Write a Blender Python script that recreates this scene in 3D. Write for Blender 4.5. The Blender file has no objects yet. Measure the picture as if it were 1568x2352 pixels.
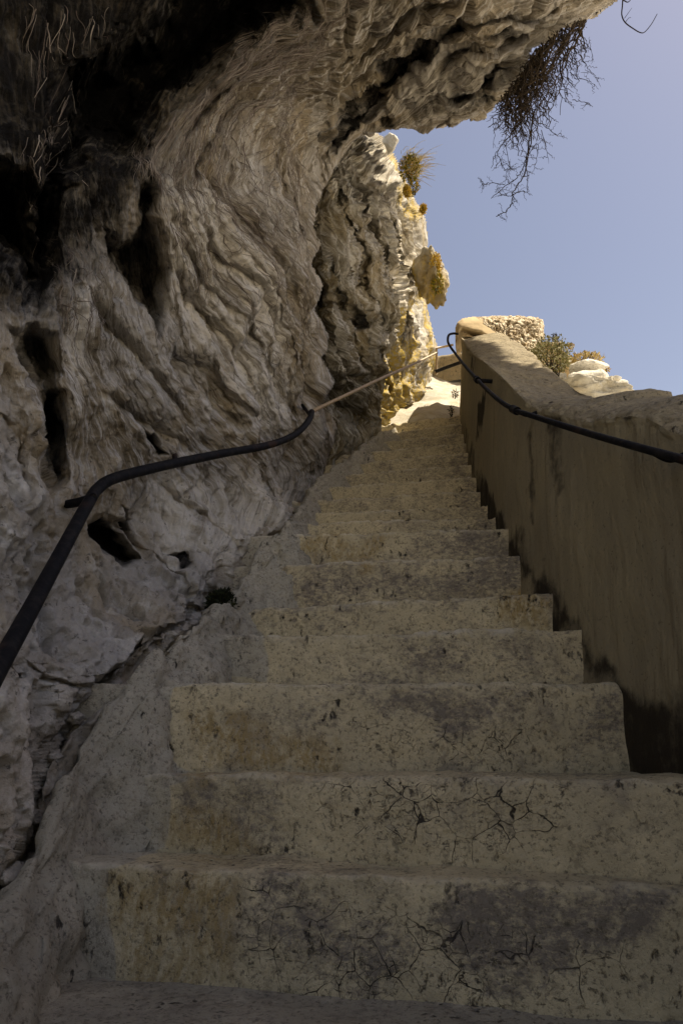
import bpy, math, random
import numpy as np, time
_t0 = time.time()
random.seed(7); rng = np.random.default_rng(7)
C = bpy.context.scene.collection
# ------------------------------------------------------------------ camera model (survey of the place)
PITCH = math.radians(19.5); CH = .40; F = 1568.
SP, CP = math.sin(PITCH), math.cos(PITCH)
def P(x, y, zc):
    x = np.asarray(x, float); y = np.asarray(y, float)
    rx = (x-784)/F; ry = (1176-y)/F
    return np.stack([rx*zc, (CP-ry*SP)*zc, (SP+ry*CP)*zc+CH], -1)
def Pz(x, y, z):
    ry = (1176-y)/F
    return P(x, y, (z-CH)/(SP+ry*CP))
def proj(p):
    X = p[..., 0]; Y = p[..., 1]; Z = p[..., 2]-CH
    zc = np.maximum(Y*CP+Z*SP, .05); yc = -Y*SP+Z*CP
    return 784+F*X/zc, 1176-F*yc/zc, zc
# ------------------------------------------------------------------ noise
_perm = rng.permutation(256); _perm = np.concatenate([_perm]*3)
_g = rng.normal(size=(256, 3)); _g /= np.linalg.norm(_g, axis=1)[:, None]
def perlin(p):
    p = np.asarray(p, float); sh = p.shape[:-1]; p = p.reshape(-1, 3)
    i = np.floor(p).astype(np.int64); f = p-i; i &= 255
    u = f*f*f*(f*(f*6-15)+10); out = np.zeros(len(p))
    for dx in (0, 1):
        for dy in (0, 1):
            for dz in (0, 1):
                h = _perm[_perm[_perm[i[:, 0]+dx]+i[:, 1]+dy]+i[:, 2]+dz]
                d = ((f-np.array([dx, dy, dz]))*_g[h]).sum(1)
                w = (u[:, 0] if dx else 1-u[:, 0])*(u[:, 1] if dy else 1-u[:, 1])*(u[:, 2] if dz else 1-u[:, 2])
                out += w*d
    return (out*1.5).reshape(sh)
def fbm(p, o=4, g=.5):
    r = 0; a = 1.; p = np.asarray(p, float)
    for k in range(o): r = r+a*perlin(p+17.3*k); p = p*2.03; a *= g
    return r
def ridged(p, o=3):
    r = 0; a = 1.; p = np.asarray(p, float)
    for k in range(o): r = r+a*(1-2*np.abs(perlin(p+9.1*k))); p = p*2.07; a *= .5
    return r
def sst(a, b, x):
    t = np.clip((x-a)/(b-a), 0, 1); return t*t*(3-2*t)
def v3(a, b, c=0.): return np.stack([a, b, np.zeros_like(a)+c], -1)
# ------------------------------------------------------------------ polygons and interpolation
def sdf(x, y, poly, pad=None):
    if pad is not None:      # only look near the outline
        pl = np.array(poly, float); mk = (x > pl[:, 0].min()-pad) & (x < pl[:, 0].max()+pad) & (y > pl[:, 1].min()-pad) & (y < pl[:, 1].max()+pad)
        r = np.full(x.shape, -pad*1.); r[mk] = sdf(x[mk], y[mk], poly); return r
    return _sdf(x, y, poly)
def _sdf(x, y, poly):
    """distance to the outline, positive inside"""
    poly = np.array(poly, float); d = np.full(x.shape, 1e9); ins = np.zeros(x.shape, bool); n = len(poly)
    for k in range(n):
        a = poly[k]; b = poly[(k+1) % n]; e = b-a
        t = np.clip(((x-a[0])*e[0]+(y-a[1])*e[1])/(e@e), 0, 1)
        d = np.minimum(d, np.hypot(x-a[0]-t*e[0], y-a[1]-t*e[1]))
        if a[1] != b[1]:
            c = ((a[1] > y) != (b[1] > y)) & (x < (b[0]-a[0])*(y-a[1])/(b[1]-a[1])+a[0]); ins ^= c
    return np.where(ins, d, -d)
class RBF:
    def __init__(s, pts, vals, lam=1e-3):
        s.p = np.array(pts, float)/1000.; v = np.array(vals, float); n = len(v)
        A = s.k(np.linalg.norm(s.p[:, None]-s.p[None], axis=2))+lam*np.eye(n)
        Q = np.c_[np.ones(n), s.p]
        M = np.block([[A, Q], [Q.T, np.zeros((3, 3))]])
        s.w = np.linalg.solve(M, np.r_[v, np.zeros(3)])
    def k(s, r): return r*r*np.log(r+1e-9)
    def __call__(s, x, y):
        x = x/1000.; y = y/1000.; n = len(s.p)
        r = s.w[n]+s.w[n+1]*x+s.w[n+2]*y
        for q, w in zip(s.p, s.w[:n]): r = r+w*s.k(np.hypot(x-q[0], y-q[1]))
        return r
# ------------------------------------------------------------------ mesh building
def mesh_np(name, V, Fq, mat, parent=None, attrs=None, smooth=True):
    V = np.asarray(V, np.float32); me = bpy.data.meshes.new(name)
    me.vertices.add(len(V)); me.vertices.foreach_set('co', V.ravel())
    Fq = np.asarray(Fq, np.int32); k = Fq.shape[1]
    me.loops.add(Fq.size); me.loops.foreach_set('vertex_index', Fq.ravel())
    me.polygons.add(len(Fq)); me.polygons.foreach_set('loop_start', np.arange(0, Fq.size, k, dtype=np.int32))
    if smooth: me.polygons.foreach_set('use_smooth', np.ones(len(Fq), bool))
    for nm, a in (attrs or {}).items():
        a = np.asarray(a, np.float32)
        if a.ndim == 1: me.attributes.new(nm, 'FLOAT', 'POINT').data.foreach_set('value', a)
        else: me.attributes.new(nm, 'FLOAT_VECTOR', 'POINT').data.foreach_set('vector', a.ravel())
    me.update(calc_edges=True); me.validate()
    if mat: me.materials.append(mat)
    o = bpy.data.objects.new(name, me); C.objects.link(o)
    if parent: o.parent = parent
    return o
def grid_faces(n, m, wrap=False):
    i = np.arange(n*m).reshape(n, m)
    a = i[:-1, :-1]; b = i[:-1, 1:]; c = i[1:, 1:]; d = i[1:, :-1]
    Fq = np.stack([a, b, c, d], -1).reshape(-1, 4)
    if wrap: Fq = np.r_[Fq, np.stack([i[:-1, -1], i[:-1, 0], i[1:, 0], i[1:, -1]], -1).reshape(-1, 4)]
    return Fq
def tag(o, label=None, cat=None, group=None, kind=None):
    if label: o['label'] = label
    if cat: o['category'] = cat
    if group: o['group'] = group
    if kind: o['kind'] = kind
    return o
def empty(name, loc):
    o = bpy.data.objects.new(name, None); C.objects.link(o); o.location = loc; o.empty_display_size = .1
    bpy.context.view_layer.update(); return o
def adopt(o, root):
    o.parent = root; o.matrix_parent_inverse = root.matrix_world.inverted(); return o
def gnormal(Pt):
    du = np.gradient(Pt, axis=0); dv = np.gradient(Pt, axis=1)
    n = np.cross(du, dv); n /= np.linalg.norm(n, axis=-1, keepdims=True)+1e-12; return n
def catmull(pts, n=8):
    p = np.array(pts, float); p = np.vstack([2*p[0]-p[1], p, 2*p[-1]-p[-2]]); out = []
    for i in range(1, len(p)-2):
        for t in np.linspace(0, 1, n, endpoint=False):
            a, b, c, d = p[i-1:i+3]
            out.append(.5*((2*b)+(-a+c)*t+(2*a-5*b+4*c-d)*t*t+(-a+3*b-3*c+d)*t**3))
    out.append(p[-2]); return np.array(out)
def tube(pts, r, sides=12):
    pts = np.array(pts, float); n = len(pts); T = np.gradient(pts, axis=0); T /= np.linalg.norm(T, axis=1)[:, None]+1e-12
    N = np.cross(T[0], [.13, .2, .97]); N /= np.linalg.norm(N); V = []
    r = np.broadcast_to(r, n)
    for i in range(n):
        N = N-T[i]*(N@T[i]); N /= np.linalg.norm(N)+1e-12; B = np.cross(T[i], N)
        a = np.linspace(0, 2*np.pi, sides, endpoint=False)
        V.append(pts[i]+r[i]*(np.cos(a)[:, None]*N+np.sin(a)[:, None]*B))
    V = np.concatenate(V); Fq = grid_faces(n, sides, True)
    return V, Fq
class Soup:
    """collects quads of several pieces that form one part"""
    def __init__(s): s.V = []; s.F = []; s.n = 0; s.A = []
    def add(s, V, Fq, a=0.): s.V.append(V); s.F.append(Fq+s.n); s.n += len(V); s.A.append(np.full(len(V), float(a)))
    def build(s, name, mat, parent=None, smooth=True):
        return mesh_np(name, np.concatenate(s.V), np.concatenate(s.F), mat, parent, {'rnd': np.concatenate(s.A)}, smooth)
def capped(V, Fq, sides):
    c0 = V[:sides].mean(0); c1 = V[-sides:].mean(0); n = len(V); V = np.vstack([V, c0, c1]); e = []
    for k in range(sides):
        e.append([n, k, (k+1) % sides, n]); e.append([n+1, n-sides+(k+1) % sides, n-sides+k, n+1])
    e = np.array(e); return V, Fq, e
# ------------------------------------------------------------------ node materials
class M:
    def __init__(s, name, rough=.9, spec=.2):
        s.m = bpy.data.materials.new(name); s.m.use_nodes = True; s.t = s.m.node_tree; s.N = s.t.nodes; s.L = s.t.links
        s.b = s.N['Principled BSDF']; s.b.inputs['Roughness'].default_value = rough
        s.b.inputs['Specular IOR Level'].default_value = spec
        s.tc = s.N.new('ShaderNodeTexCoord'); s.obj = s.tc.outputs['Object']; s.bump = None
    def link(s, a, b): s.L.new(a, b)
    def _in(s, sock, v):
        if isinstance(v, (int, float)): sock.default_value = v
        elif isinstance(v, tuple): sock.default_value = (*v, 1)[:len(sock.default_value)] if len(v) == 3 else v
        else: s.link(v, sock)
    def math(s, op, a, b=0., clamp=False):
        n = s.N.new('ShaderNodeMath'); n.operation = op; n.use_clamp = clamp; s._in(n.inputs[0], a); s._in(n.inputs[1], b); return n.outputs[0]
    def mapv(s, v, scale):
        n = s.N.new('ShaderNodeMapping'); s.link(v, n.inputs[0]); n.inputs['Scale'].default_value = scale; return n.outputs[0]
    def noise(s, v, scale, det=6, rough=.6, dist=0., color=False):
        n = s.N.new('ShaderNodeTexNoise'); s.link(v, n.inputs['Vector']); n.inputs['Scale'].default_value = scale
        n.inputs['Detail'].default_value = det; n.inputs['Roughness'].default_value = rough; n.inputs['Distortion'].default_value = dist
        return n.outputs['Color' if color else 'Fac']
    def vor(s, v, scale, feat='DISTANCE_TO_EDGE'):
        n = s.N.new('ShaderNodeTexVoronoi'); n.feature = feat; s.link(v, n.inputs['Vector']); n.inputs['Scale'].default_value = scale
        return n.outputs['Distance']
    def ramp(s, f, lo, hi):
        n = s.N.new('ShaderNodeMapRange'); n.interpolation_type = 'SMOOTHSTEP'; s._in(n.inputs[0], f); n.inputs[1].default_value = lo; n.inputs[2].default_value = hi
        return n.outputs[0]
    def mix(s, f, a, b, mode='MIX'):
        n = s.N.new('ShaderNodeMix'); n.data_type = 'RGBA'; n.blend_type = mode
        s._in(n.inputs[0], f); s._in(n.inputs[6], a); s._in(n.inputs[7], b); return n.outputs[2]
    def attr(s, name, out='Fac'):
        n = s.N.new('ShaderNodeAttribute'); n.attribute_name = name; return n.outputs[out]
    def warp(s, v, scale, amt):
        c = s.noise(v, scale, 3, .5, 0, True); n = s.N.new('ShaderNodeVectorMath'); n.operation = 'SUBTRACT'; s.link(c, n.inputs[0]); n.inputs[1].default_value = (.5, .5, .5)
        k = s.N.new('ShaderNodeVectorMath'); k.operation = 'SCALE'; s.link(n.outputs[0], k.inputs[0]); k.inputs['Scale'].default_value = amt
        a = s.N.new('ShaderNodeVectorMath'); a.operation = 'ADD'; s.link(v, a.inputs[0]); s.link(k.outputs[0], a.inputs[1]); return a.outputs[0]
    def addbump(s, h, dist, strength=1.):
        n = s.N.new('ShaderNodeBump'); n.inputs['Distance'].default_value = dist; n.inputs['Strength'].default_value = strength; s.link(h, n.inputs['Height'])
        if s.bump: s.link(s.bump, n.inputs['Normal'])
        s.bump = n.outputs[0]; s.link(s.bump, s.b.inputs['Normal'])
    def color(s, c): s._in(s.b.inputs['Base Color'], c); return s.m

def rock_material(name, grey, warm, pale, lich=False):
    m = M(name, .93, .12); o = m.obj; fl = m.attr('flow', 'Vector')
    st1 = m.noise(m.mapv(fl, (8, .8, 1)), 1, 7, .7, .35)
    st2 = m.noise(m.mapv(fl, (34, 2.6, 1)), 1, 7, .7, .25)
    big = m.noise(o, 1.7, 5, .6, .4); mid = m.noise(m.warp(o, 4, .1), 9, 8, .68); fine = m.noise(o, 55, 6, .7)
    fw = m.attr('fw')
    c = m.mix(m.ramp(big, .38, .62), grey, warm)
    c = m.mix(m.math('MULTIPLY', m.ramp(mid, .5, .72), .75), c, pale)
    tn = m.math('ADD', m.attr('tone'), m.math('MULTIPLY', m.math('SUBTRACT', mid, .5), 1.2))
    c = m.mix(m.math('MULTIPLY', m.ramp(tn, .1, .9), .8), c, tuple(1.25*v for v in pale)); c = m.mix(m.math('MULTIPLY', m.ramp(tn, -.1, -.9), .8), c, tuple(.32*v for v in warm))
    c = m.mix(m.math('MULTIPLY', m.ramp(m.noise(o, 3.1, 7, .7, 1.), .54, .68), .55), c, tuple(.5*v for v in warm))
    c = m.mix(m.math('MULTIPLY', m.math('MULTIPLY', m.ramp(st1, .54, .36), fw), .8), c, tuple(.45*v for v in warm))
    c = m.mix(m.math('MULTIPLY', m.math('MULTIPLY', m.ramp(st2, .5, .63), fw), .75), c, (1.02*pale[0], 1.05*pale[1], 1.15*pale[2]))
    c = m.mix(m.math('MULTIPLY', m.math('MULTIPLY', m.ramp(st2, .48, .34), fw), .75), c, (.06, .045, .03))
    sp = m.noise(m.warp(o, 12, .04), 34, 5, .75)
    c = m.mix(m.math('MULTIPLY', m.ramp(sp, .42, .33), .7), c, (.04, .032, .024))
    c = m.mix(m.math('MULTIPLY', m.ramp(sp, .6, .72), .4), c, (.55, .52, .46))
    d = m.math('ADD', m.attr('shade_paint'), m.math('ADD', m.math('MULTIPLY', m.math('SUBTRACT', mid, .5), 1.3), m.math('MULTIPLY', m.math('MULTIPLY', m.math('SUBTRACT', st2, .5), fw), 1.2)))
    c = m.mix(m.math('MULTIPLY', m.ramp(d, .3, .95), m.ramp(m.attr('shade_paint'), .02, .2)), c, (.012, .011, .011))  # near-black colour standing in for deep shade
    if lich:
        la = m.attr('lich'); ln = m.noise(m.mapv(fl, (5, 1.6, 1)), 1, 7, .72, .6)
        lm = m.ramp(m.math('ADD', la, m.math('MULTIPLY', m.math('SUBTRACT', ln, .5), 1.7)), .5, .72)
        ly = m.mix(m.ramp(fine, .4, .6), (.50, .35, .05), (.36, .27, .06))
        c = m.mix(m.math('MULTIPLY', m.math('MULTIPLY', lm, m.ramp(la, .02, .2)), m.ramp(m.noise(m.warp(o, 14, .04), 30, 7, .8), .40, .56)), c, ly)
    h = m.math('ADD', m.math('MULTIPLY', mid, .9), m.math('MULTIPLY', fine, .35))
    m.addbump(h, .035, .8)
    m.addbump(m.math('MULTIPLY', m.math('ADD', m.math('MULTIPLY', st2, .5), m.math('MULTIPLY', st1, .6)), fw), .03, .9)
    m.addbump(m.math('MULTIPLY', m.noise(o, 160, 3, .7), 1.), .004, .6)
    return m.color(c)
MAT = {}
MAT['rock'] = rock_material('rock_shade', (.40, .375, .345), (.36, .30, .215), (.62, .585, .53))
MAT['cliff2'] = rock_material('rock_far', (.36, .34, .30), (.33, .27, .165), (.60, .57, .50), True)

def plaster(name, base, alt, stainc, ochre, cracks=1., rough_h=.006):
    m = M(name, .92, .15); o = m.obj
    big = m.noise(o, 2.3, 4, .6, .5); mid = m.noise(m.warp(o, 5, .08), 11, 7, .7); fine = m.noise(o, 95, 6, .75); gr = m.noise(o, 320, 3, .7)
    c = m.mix(m.ramp(big, .35, .62), base, alt)
    c = m.mix(m.math('MULTIPLY', m.ramp(mid, .5, .68), .45), c, tuple(min(1, 1.35*v) for v in base))
    c = m.mix(m.ramp(m.math('ADD', m.attr('grey'), m.math('MULTIPLY', m.math('SUBTRACT', mid, .5), .8)), .3, .6), c, m.mix(m.ramp(big, .35, .62), (.50, .455, .355), (.42, .38, .295)))
    st = m.attr('stain'); sn = m.math('ADD', st, m.math('ADD', m.math('MULTIPLY', m.math('SUBTRACT', m.noise(m.warp(o, 6, .1), 6, 9, .78), .5), 2.2), m.math('MULTIPLY', m.math('SUBTRACT', m.noise(m.warp(m.mapv(o, (1, 1, 1.7)), 14, .04), 42, 6, .75), .5), 3.4)))
    c = m.mix(m.math('MULTIPLY', m.math('MULTIPLY', m.ramp(sn, .2, 1.2), .8), m.ramp(st, .02, .35)), c, stainc)
    c = m.mix(m.math('MULTIPLY', m.ramp(m.noise(m.warp(o, 3, .15), 4.5, 9, .75, .6), .52, .66), .5), c, stainc)
    oc = m.attr('ochre'); on = m.math('ADD', oc, m.math('MULTIPLY', m.math('SUBTRACT', m.noise(o, 6, 6, .7), .5), 1.4))
    c = m.mix(m.math('MULTIPLY', m.math('MULTIPLY', m.ramp(on, .1, 1.1), m.ramp(m.noise(m.mapv(m.warp(o, 12, .04), (1, 1, .45)), 55, 6, .75), .38, .58)), m.ramp(oc, .02, .3)), c, ochre)
    c = m.mix(m.math('MULTIPLY', m.ramp(fine, .48, .36), .7), c, (.08, .068, .05)); c = m.mix(m.math('MULTIPLY', m.ramp(m.noise(m.warp(o, 9, .05), 28, 8, .8), .47, .38), .42), c, (.13, .11, .08))
    c = m.mix(m.math('MULTIPLY', m.ramp(gr, .55, .75), .35), c, (.42, .38, .30))
    c = m.mix(m.math('MULTIPLY', m.math('MULTIPLY', m.attr('wear'), .85), m.ramp(m.noise(o, 14, 5, .7), .40, .58)), c, (.64, .58, .46))
    # pocks
    pk = m.math('MULTIPLY', m.ramp(m.noise(m.warp(m.mapv(o, (1, 1, .6)), 20, .02), 38, 4, .6), .40, .30), m.ramp(m.noise(o, 4.1, 3, .5), .44, .6))
    # cracks
    w = m.warp(m.warp(o, 5, .06), 24, .016)
    am = m.math('ADD', m.attr('crack'), m.math('MULTIPLY', m.math('SUBTRACT', m.noise(o, 5.5, 5, .7), .5), 1.7)); cm = m.ramp(am, .38, .75)
    wd = m.math('MULTIPLY', m.noise(o, 13, 4, .7), .062)
    def crk(sc_, k): return m.ramp(m.math('SUBTRACT', m.vor(w, sc_), m.math('MULTIPLY', m.math('SUBTRACT', wd, .030), k)), .011, 0.)
    e1 = crk(15, 1.); e2 = crk(36, 1.2); e3 = crk(80, 2.2)
    cr = m.math('MAXIMUM', e1, m.math('MULTIPLY', e2, m.ramp(m.noise(o, 9, 3, .6), .47, .56))); cr = m.math('MAXIMUM', m.math('MULTIPLY', cr, cm), m.math('MULTIPLY', m.math('MULTIPLY', e3, m.ramp(am, .6, 1.1)), .8))
    pits = m.math('MULTIPLY', m.ramp(m.noise(m.mapv(m.warp(o, 18, .03), (1, 1, 2.2)), 46, 4, .65), .39, .33), m.math('MULTIPLY', m.ramp(am, .2, .6), .6))
    cr = m.math('MULTIPLY', m.math('MAXIMUM', cr, pits), cracks)
    dk = m.math('MAXIMUM', cr, pk)
    c = m.mix(m.math('MULTIPLY', dk, .93), c, (.022, .019, .02))
    h = m.math('SUBTRACT', m.math('ADD', m.math('MULTIPLY', fine, .5), m.math('MULTIPLY', mid, .8)), m.math('MULTIPLY', dk, .7))
    m.addbump(h, rough_h*2.2, .9); m.addbump(gr, .0018, .7)
    return m.color(c)
MAT['step'] = plaster('step_plaster', (.61, .52, .335), (.52, .445, .29), (.145, .125, .118), (.34, .245, .10))
MAT['skirt'] = plaster('skirt_plaster', (.46, .42, .335), (.38, .35, .28), (.20, .18, .155), (.25, .18, .09), .25, .008)
MAT['coping'] = plaster('coping_plaster', (.31, .26, .17), (.26, .22, .15), (.11, .095, .07), (.42, .33, .20), .3, .006)

def wall_mat():
    m = M('wall_render', .9, .15); o = m.obj
    drip = m.noise(m.mapv(m.warp(o, 3, .05), (9, 9, .7)), 1.6, 7, .7); fd = m.noise(m.mapv(o, (60, 60, 2.2)), 1, 5, .7)
    big = m.noise(o, 2, 4, .6); fine = m.noise(o, 70, 6, .75); mid = m.noise(m.warp(o, 5, .1), 10, 6, .7)
    c = m.mix(m.ramp(big, .35, .65), (.33, .28, .175), (.275, .235, .155))
    c = m.mix(m.math('MULTIPLY', m.ramp(drip, .46, .32), .5), c, (.12, .09, .05))
    c = m.mix(m.math('MULTIPLY', m.ramp(fd, .55, .7), .25), c, (.36, .30, .19))
    c = m.mix(m.math('MULTIPLY', m.ramp(fine, .42, .33), .6), c, (.035, .028, .018))
    sn = m.math('ADD', m.attr('stain'), m.math('MULTIPLY', m.math('SUBTRACT', m.math('ADD', m.math('MULTIPLY', mid, .6), m.math('MULTIPLY', drip, .4)), .5), 2.4))
    c = m.mix(m.math('MULTIPLY', m.math('MULTIPLY', m.ramp(sn, .2, .9), m.ramp(m.attr('stain'), .02, .25)), .92), c, (.018, .013, .009))
    c = m.mix(m.ramp(m.attr('ochre'), .3, .7), c, (.40, .29, .15))
    m.addbump(m.math('ADD', m.math('MULTIPLY', fd, .5), m.math('ADD', fine, mid)), .008, .8)
    return m.color(c)
MAT['wall'] = wall_mat()

def metal():
    m = M('rail_iron', .7, .10); n = m.noise(m.obj, 40, 6, .7); n2 = m.noise(m.obj, 7, 4, .6)
    c = m.mix(m.ramp(n, .45, .65), (.006, .006, .008), (.018, .016, .016)); c = m.mix(m.math('MULTIPLY', m.ramp(n2, .56, .7), .4), c, (.07, .035, .02))
    m.b.inputs['Metallic'].default_value = .0; m.addbump(n, .0012, .6); return m.color(c)
MAT['iron'] = metal()
def metal_pale():
    m = M('rail_sunlit_iron', .5, .5); n = m.noise(m.obj, 30, 6, .7)  # same iron in a golden colour, with the sunlight painted in
    m.addbump(n, .0015, .6); return m.color(m.mix(m.ramp(n, .4, .7), (.33, .24, .13), (.20, .13, .07)))
MAT['iron2'] = metal_pale()
def leafy(name, a, b, c3=None, tr=.2):
    m = M(name, .8, .2); r = m.attr('rnd'); n = m.noise(m.obj, 9, 3, .6)
    c = m.mix(m.ramp(m.math('ADD', m.math('MULTIPLY', r, .6), m.math('MULTIPLY', n, .4)), .25, .75), a, b)
    if c3: c = m.mix(m.ramp(r, .86, .92), c, c3)
    m.color(c)
    m.b.inputs['Subsurface Weight'].default_value = 0.
    return m.m
MAT['twig'] = leafy('dry_twig', (.020, .014, .010), (.055, .038, .022))
MAT['root'] = leafy('dry_root', (.13, .10, .085), (.30, .26, .22))
MAT['sage'] = leafy('sage_leaf', (.16, .15, .05), (.34, .32, .17), (.5, .48, .38))
MAT['straw'] = leafy('straw', (.38, .28, .10), (.55, .46, .25))
MAT['yellow'] = leafy('yellow_leaf', (.40, .24, .02), (.50, .38, .08))
MAT['moss'] = leafy('moss_leaf', (.10, .11, .015), (.30, .24, .02), (.55, .30, .01))
MAT['weed'] = leafy('dark_weed', (.010, .013, .006), (.028, .032, .012))
def stone_mat(name, a, b, yel=.3):
    m = M(name, .92, .12); o = m.obj; n = m.noise(m.warp(o, 5, .1), 9, 8, .7); f = m.noise(o, 60, 5, .7)
    c = m.mix(m.ramp(n, .35, .65), a, b); c = m.mix(m.math('MULTIPLY', m.ramp(f, .42, .3), .7), c, (.09, .06, .03))
    c = m.mix(m.math('MULTIPLY', m.ramp(m.noise(o, 7, 6, .7, .5), .55, .66), yel), c, (.42, .26, .04))
    m.addbump(m.math('ADD', n, m.math('MULTIPLY', f, .4)), .02, .8); return m.color(c)
MAT['stone'] = stone_mat('pale_stone', (.80, .78, .72), (.62, .59, .52), .2)
MAT['rubble'] = stone_mat('rubble_stone', (.66, .60, .48), (.42, .35, .24), .5)
MAT['ground'] = stone_mat('ground_rock', (.55, .53, .47), (.42, .38, .30), .25)

# ------------------------------------------------------------------ steps: front edges measured on the spot
EDGE = [(1, .19, (250, 1985), (1568, 2037)), (3, .58, (430, 1568), (1418, 1570)), (4, .77, (571, 1458), (1303, 1444)), (5, .945, (540, 1399), (1228, 1360)),
        (6, 1.18, (659, 1295), (1178, 1276)), (7, 1.36, (659, 1227), (1137, 1213)), (8, 1.55, (700, 1200), (1128, 1187)), (9, 1.74, (720, 1178), (1115, 1160)),
        (10, 1.93, (740, 1148), (1090, 1127)), (11, 2.12, (760, 1118), (1080, 1095)), (12, 2.31, (780, 1090), (1072, 1066)), (13, 2.50, (800, 1063), (1066, 1040)),
        (14, 2.69, (820, 1040), (1060, 1017)), (15, 2.88, (850, 1018), (1056, 995)), (16, 3.07, (880, 995), (1051, 974)), (17, 3.26, (905, 973), (1047, 954))]
ST = []
for n, z, l, r in EDGE:
    a = Pz(*l, z); b = Pz(*r, z); ST.append((z, a[:2], b[:2]))
ST.insert(1, (.355, np.array([-.36, 1.735]), np.array([.72, 1.30])))
NS = len(ST)
nosY = [(s[1][1]*.6+s[2][1]*.4) for s in ST]; nosZ = [s[0] for s in ST]
def nos(Y):   # height of the line of nosings on the left side
    yl = [s[1][1] for s in ST]
    return np.interp(Y, [-3, yl[0]-.25]+yl+[9], [0, 0]+nosZ+[nosZ[-1]+.2])
def Pramp(x, y, off):
    lo, hi = .7, 9.
    zs = np.linspace(.6, 9, 3000); p = P(np.full(3000, x), np.full(3000, y), zs); d = p[:, 2]-(nos(p[:, 1])+off)
    k = np.where(np.sign(d[1:]) != np.sign(d[:-1]))[0]
    return p[k[0]] if len(k) else P(x, y, 1.)
# ------------------------------------------------------------------ staircase
stair = tag(empty('stone_staircase', (.15, 1.3, 0)), 'steep flight of cracked olive-grey plastered steps climbing between cliff and parapet', 'staircase')
STAIN = [([(1000, 2060), (1080, 2020), (1450, 2040), (1568, 2080), (1500, 2130), (1420, 2200), (1300, 2260), (1180, 2300), (1090, 2260), (1010, 2200)], 1.),
         ([(540, 2000), (660, 1990), (700, 2060), (930, 2150), (940, 2250), (800, 2300), (700, 2180), (560, 2200)], .7), ([(1000, 2300), (1300, 2330), (1300, 2400), (900, 2400)], .4),
         ([(400, 1785), (640, 1790), (700, 1960), (560, 1970), (420, 1900)], .55),
         ([(740, 1575), (1240, 1575), (1190, 1620), (1120, 1660), (1000, 1700), (930, 1640), (850, 1620)], .9), ([(420, 1580), (760, 1580), (790, 1700), (700, 1740), (600, 1640)], .45),
         ([(930, 1480), (1010, 1470), (1080, 1540), (960, 1560), (900, 1520)], .8), ([(1110, 1540), (1180, 1460), (1260, 1470), (1200, 1560)], .6),
         ([(560, 1300), (1000, 1290), (1180, 1280), (1230, 1360), (960, 1380), (540, 1395)], .8), ([(960, 1285), (1190, 1280), (1200, 1360), (950, 1375)], .6),
         ([(980, 1222), (1160, 1215), (1165, 1270), (980, 1285)], .9), ([(880, 1165), (1125, 1160), (1130, 1185), (900, 1192)], .8), ([(950, 1192), (1140, 1188), (1150, 1212), (970, 1218)], .7),
         ([(540, 1400), (780, 1395), (1200, 1375), (1200, 1400), (700, 1440), (560, 1450)], .5), ([(860, 1070), (1090, 1000), (1110, 1100), (1100, 1150), (900, 1130)], .5),
         ([(1040, 1215), (1180, 1215), (1240, 1370), (1120, 1370)], .9), ([(1060, 960), (1030, 960), (1050, 1100), (1080, 1220), (1150, 1220), (1100, 1080)], 1.), ([(1370, 1600), (1430, 1570), (1430, 1780), (1300, 1780)], .7), ([(1250, 1450), (1320, 1450), (1320, 1570), (1270, 1560)], .55), ([(700, 1085), (900, 1080), (880, 1110), (720, 1120)], .5), ([(900, 1010), (1060, 990), (1060, 1030), (880, 1045)], .7), ([(860, 1085), (960, 1075), (950, 1110), (850, 1112)], .7), ([(800, 1148), (900, 1140), (890, 1165), (790, 1170)], .4), ([(480, 1400), (900, 1390), (900, 1450), (500, 1460)], .45),  # first four patches simply darken the step ends beside the wall
         ([(900, 985), (1050, 960), (1090, 1060), (860, 1060)], .55)]
OCH = [([(250, 2000), (540, 2010), (560, 2260), (440, 2300), (290, 2290), (260, 2200)], .75), ([(380, 1850), (520, 1840), (600, 1960), (470, 1970), (385, 1950)], .75),
       ([(400, 1620), (560, 1640), (780, 1720), (780, 1785), (460, 1780)], .8), ([(660, 1230), (900, 1225), (890, 1290), (660, 1295)], .8), ([(1160, 1370), (1235, 1365), (1245, 1440), (1150, 1440)], 1.)]
GREY = [([(-300, 2500), (268, 2500), (262, 2290), (246, 1995), (385, 1948), (402, 1800), (450, 1776), (345, 1735), (350, 1660), (400, 1572), (610, 1562), (600, 1462), (560, 1400), (655, 1298), (655, 1225), (700, 1180), (600, 1100), (300, 1400), (-100, 1900)], 1.)]
CRK = [([(780, 1640), (1000, 1640), (1210, 1660), (1180, 1760), (900, 1770), (820, 1720)], .75), ([(720, 1800), (1300, 1800), (1280, 1920), (1200, 1960), (960, 1960), (860, 1920), (740, 1900)], .75),
       ([(540, 2030), (700, 2040), (1450, 2180), (1450, 2330), (800, 2340), (560, 2300)], .7), ([(800, 1470), (1260, 1470), (1260, 1550), (800, 1560)], .3)]
def field(p, L, soft=45, wob=45, seed=0.):
    x, y, zc = proj(p); w = wob*fbm(p*6+seed, 3); w2 = wob*fbm(p*6+50+seed, 3)
    r = np.zeros(x.shape)
    for poly, a in L: r = np.maximum(r, a*sst(-soft, soft, sdf(x+w, y+w2, poly, 60.)))
    return r
prev = (0., None, None)
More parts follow.
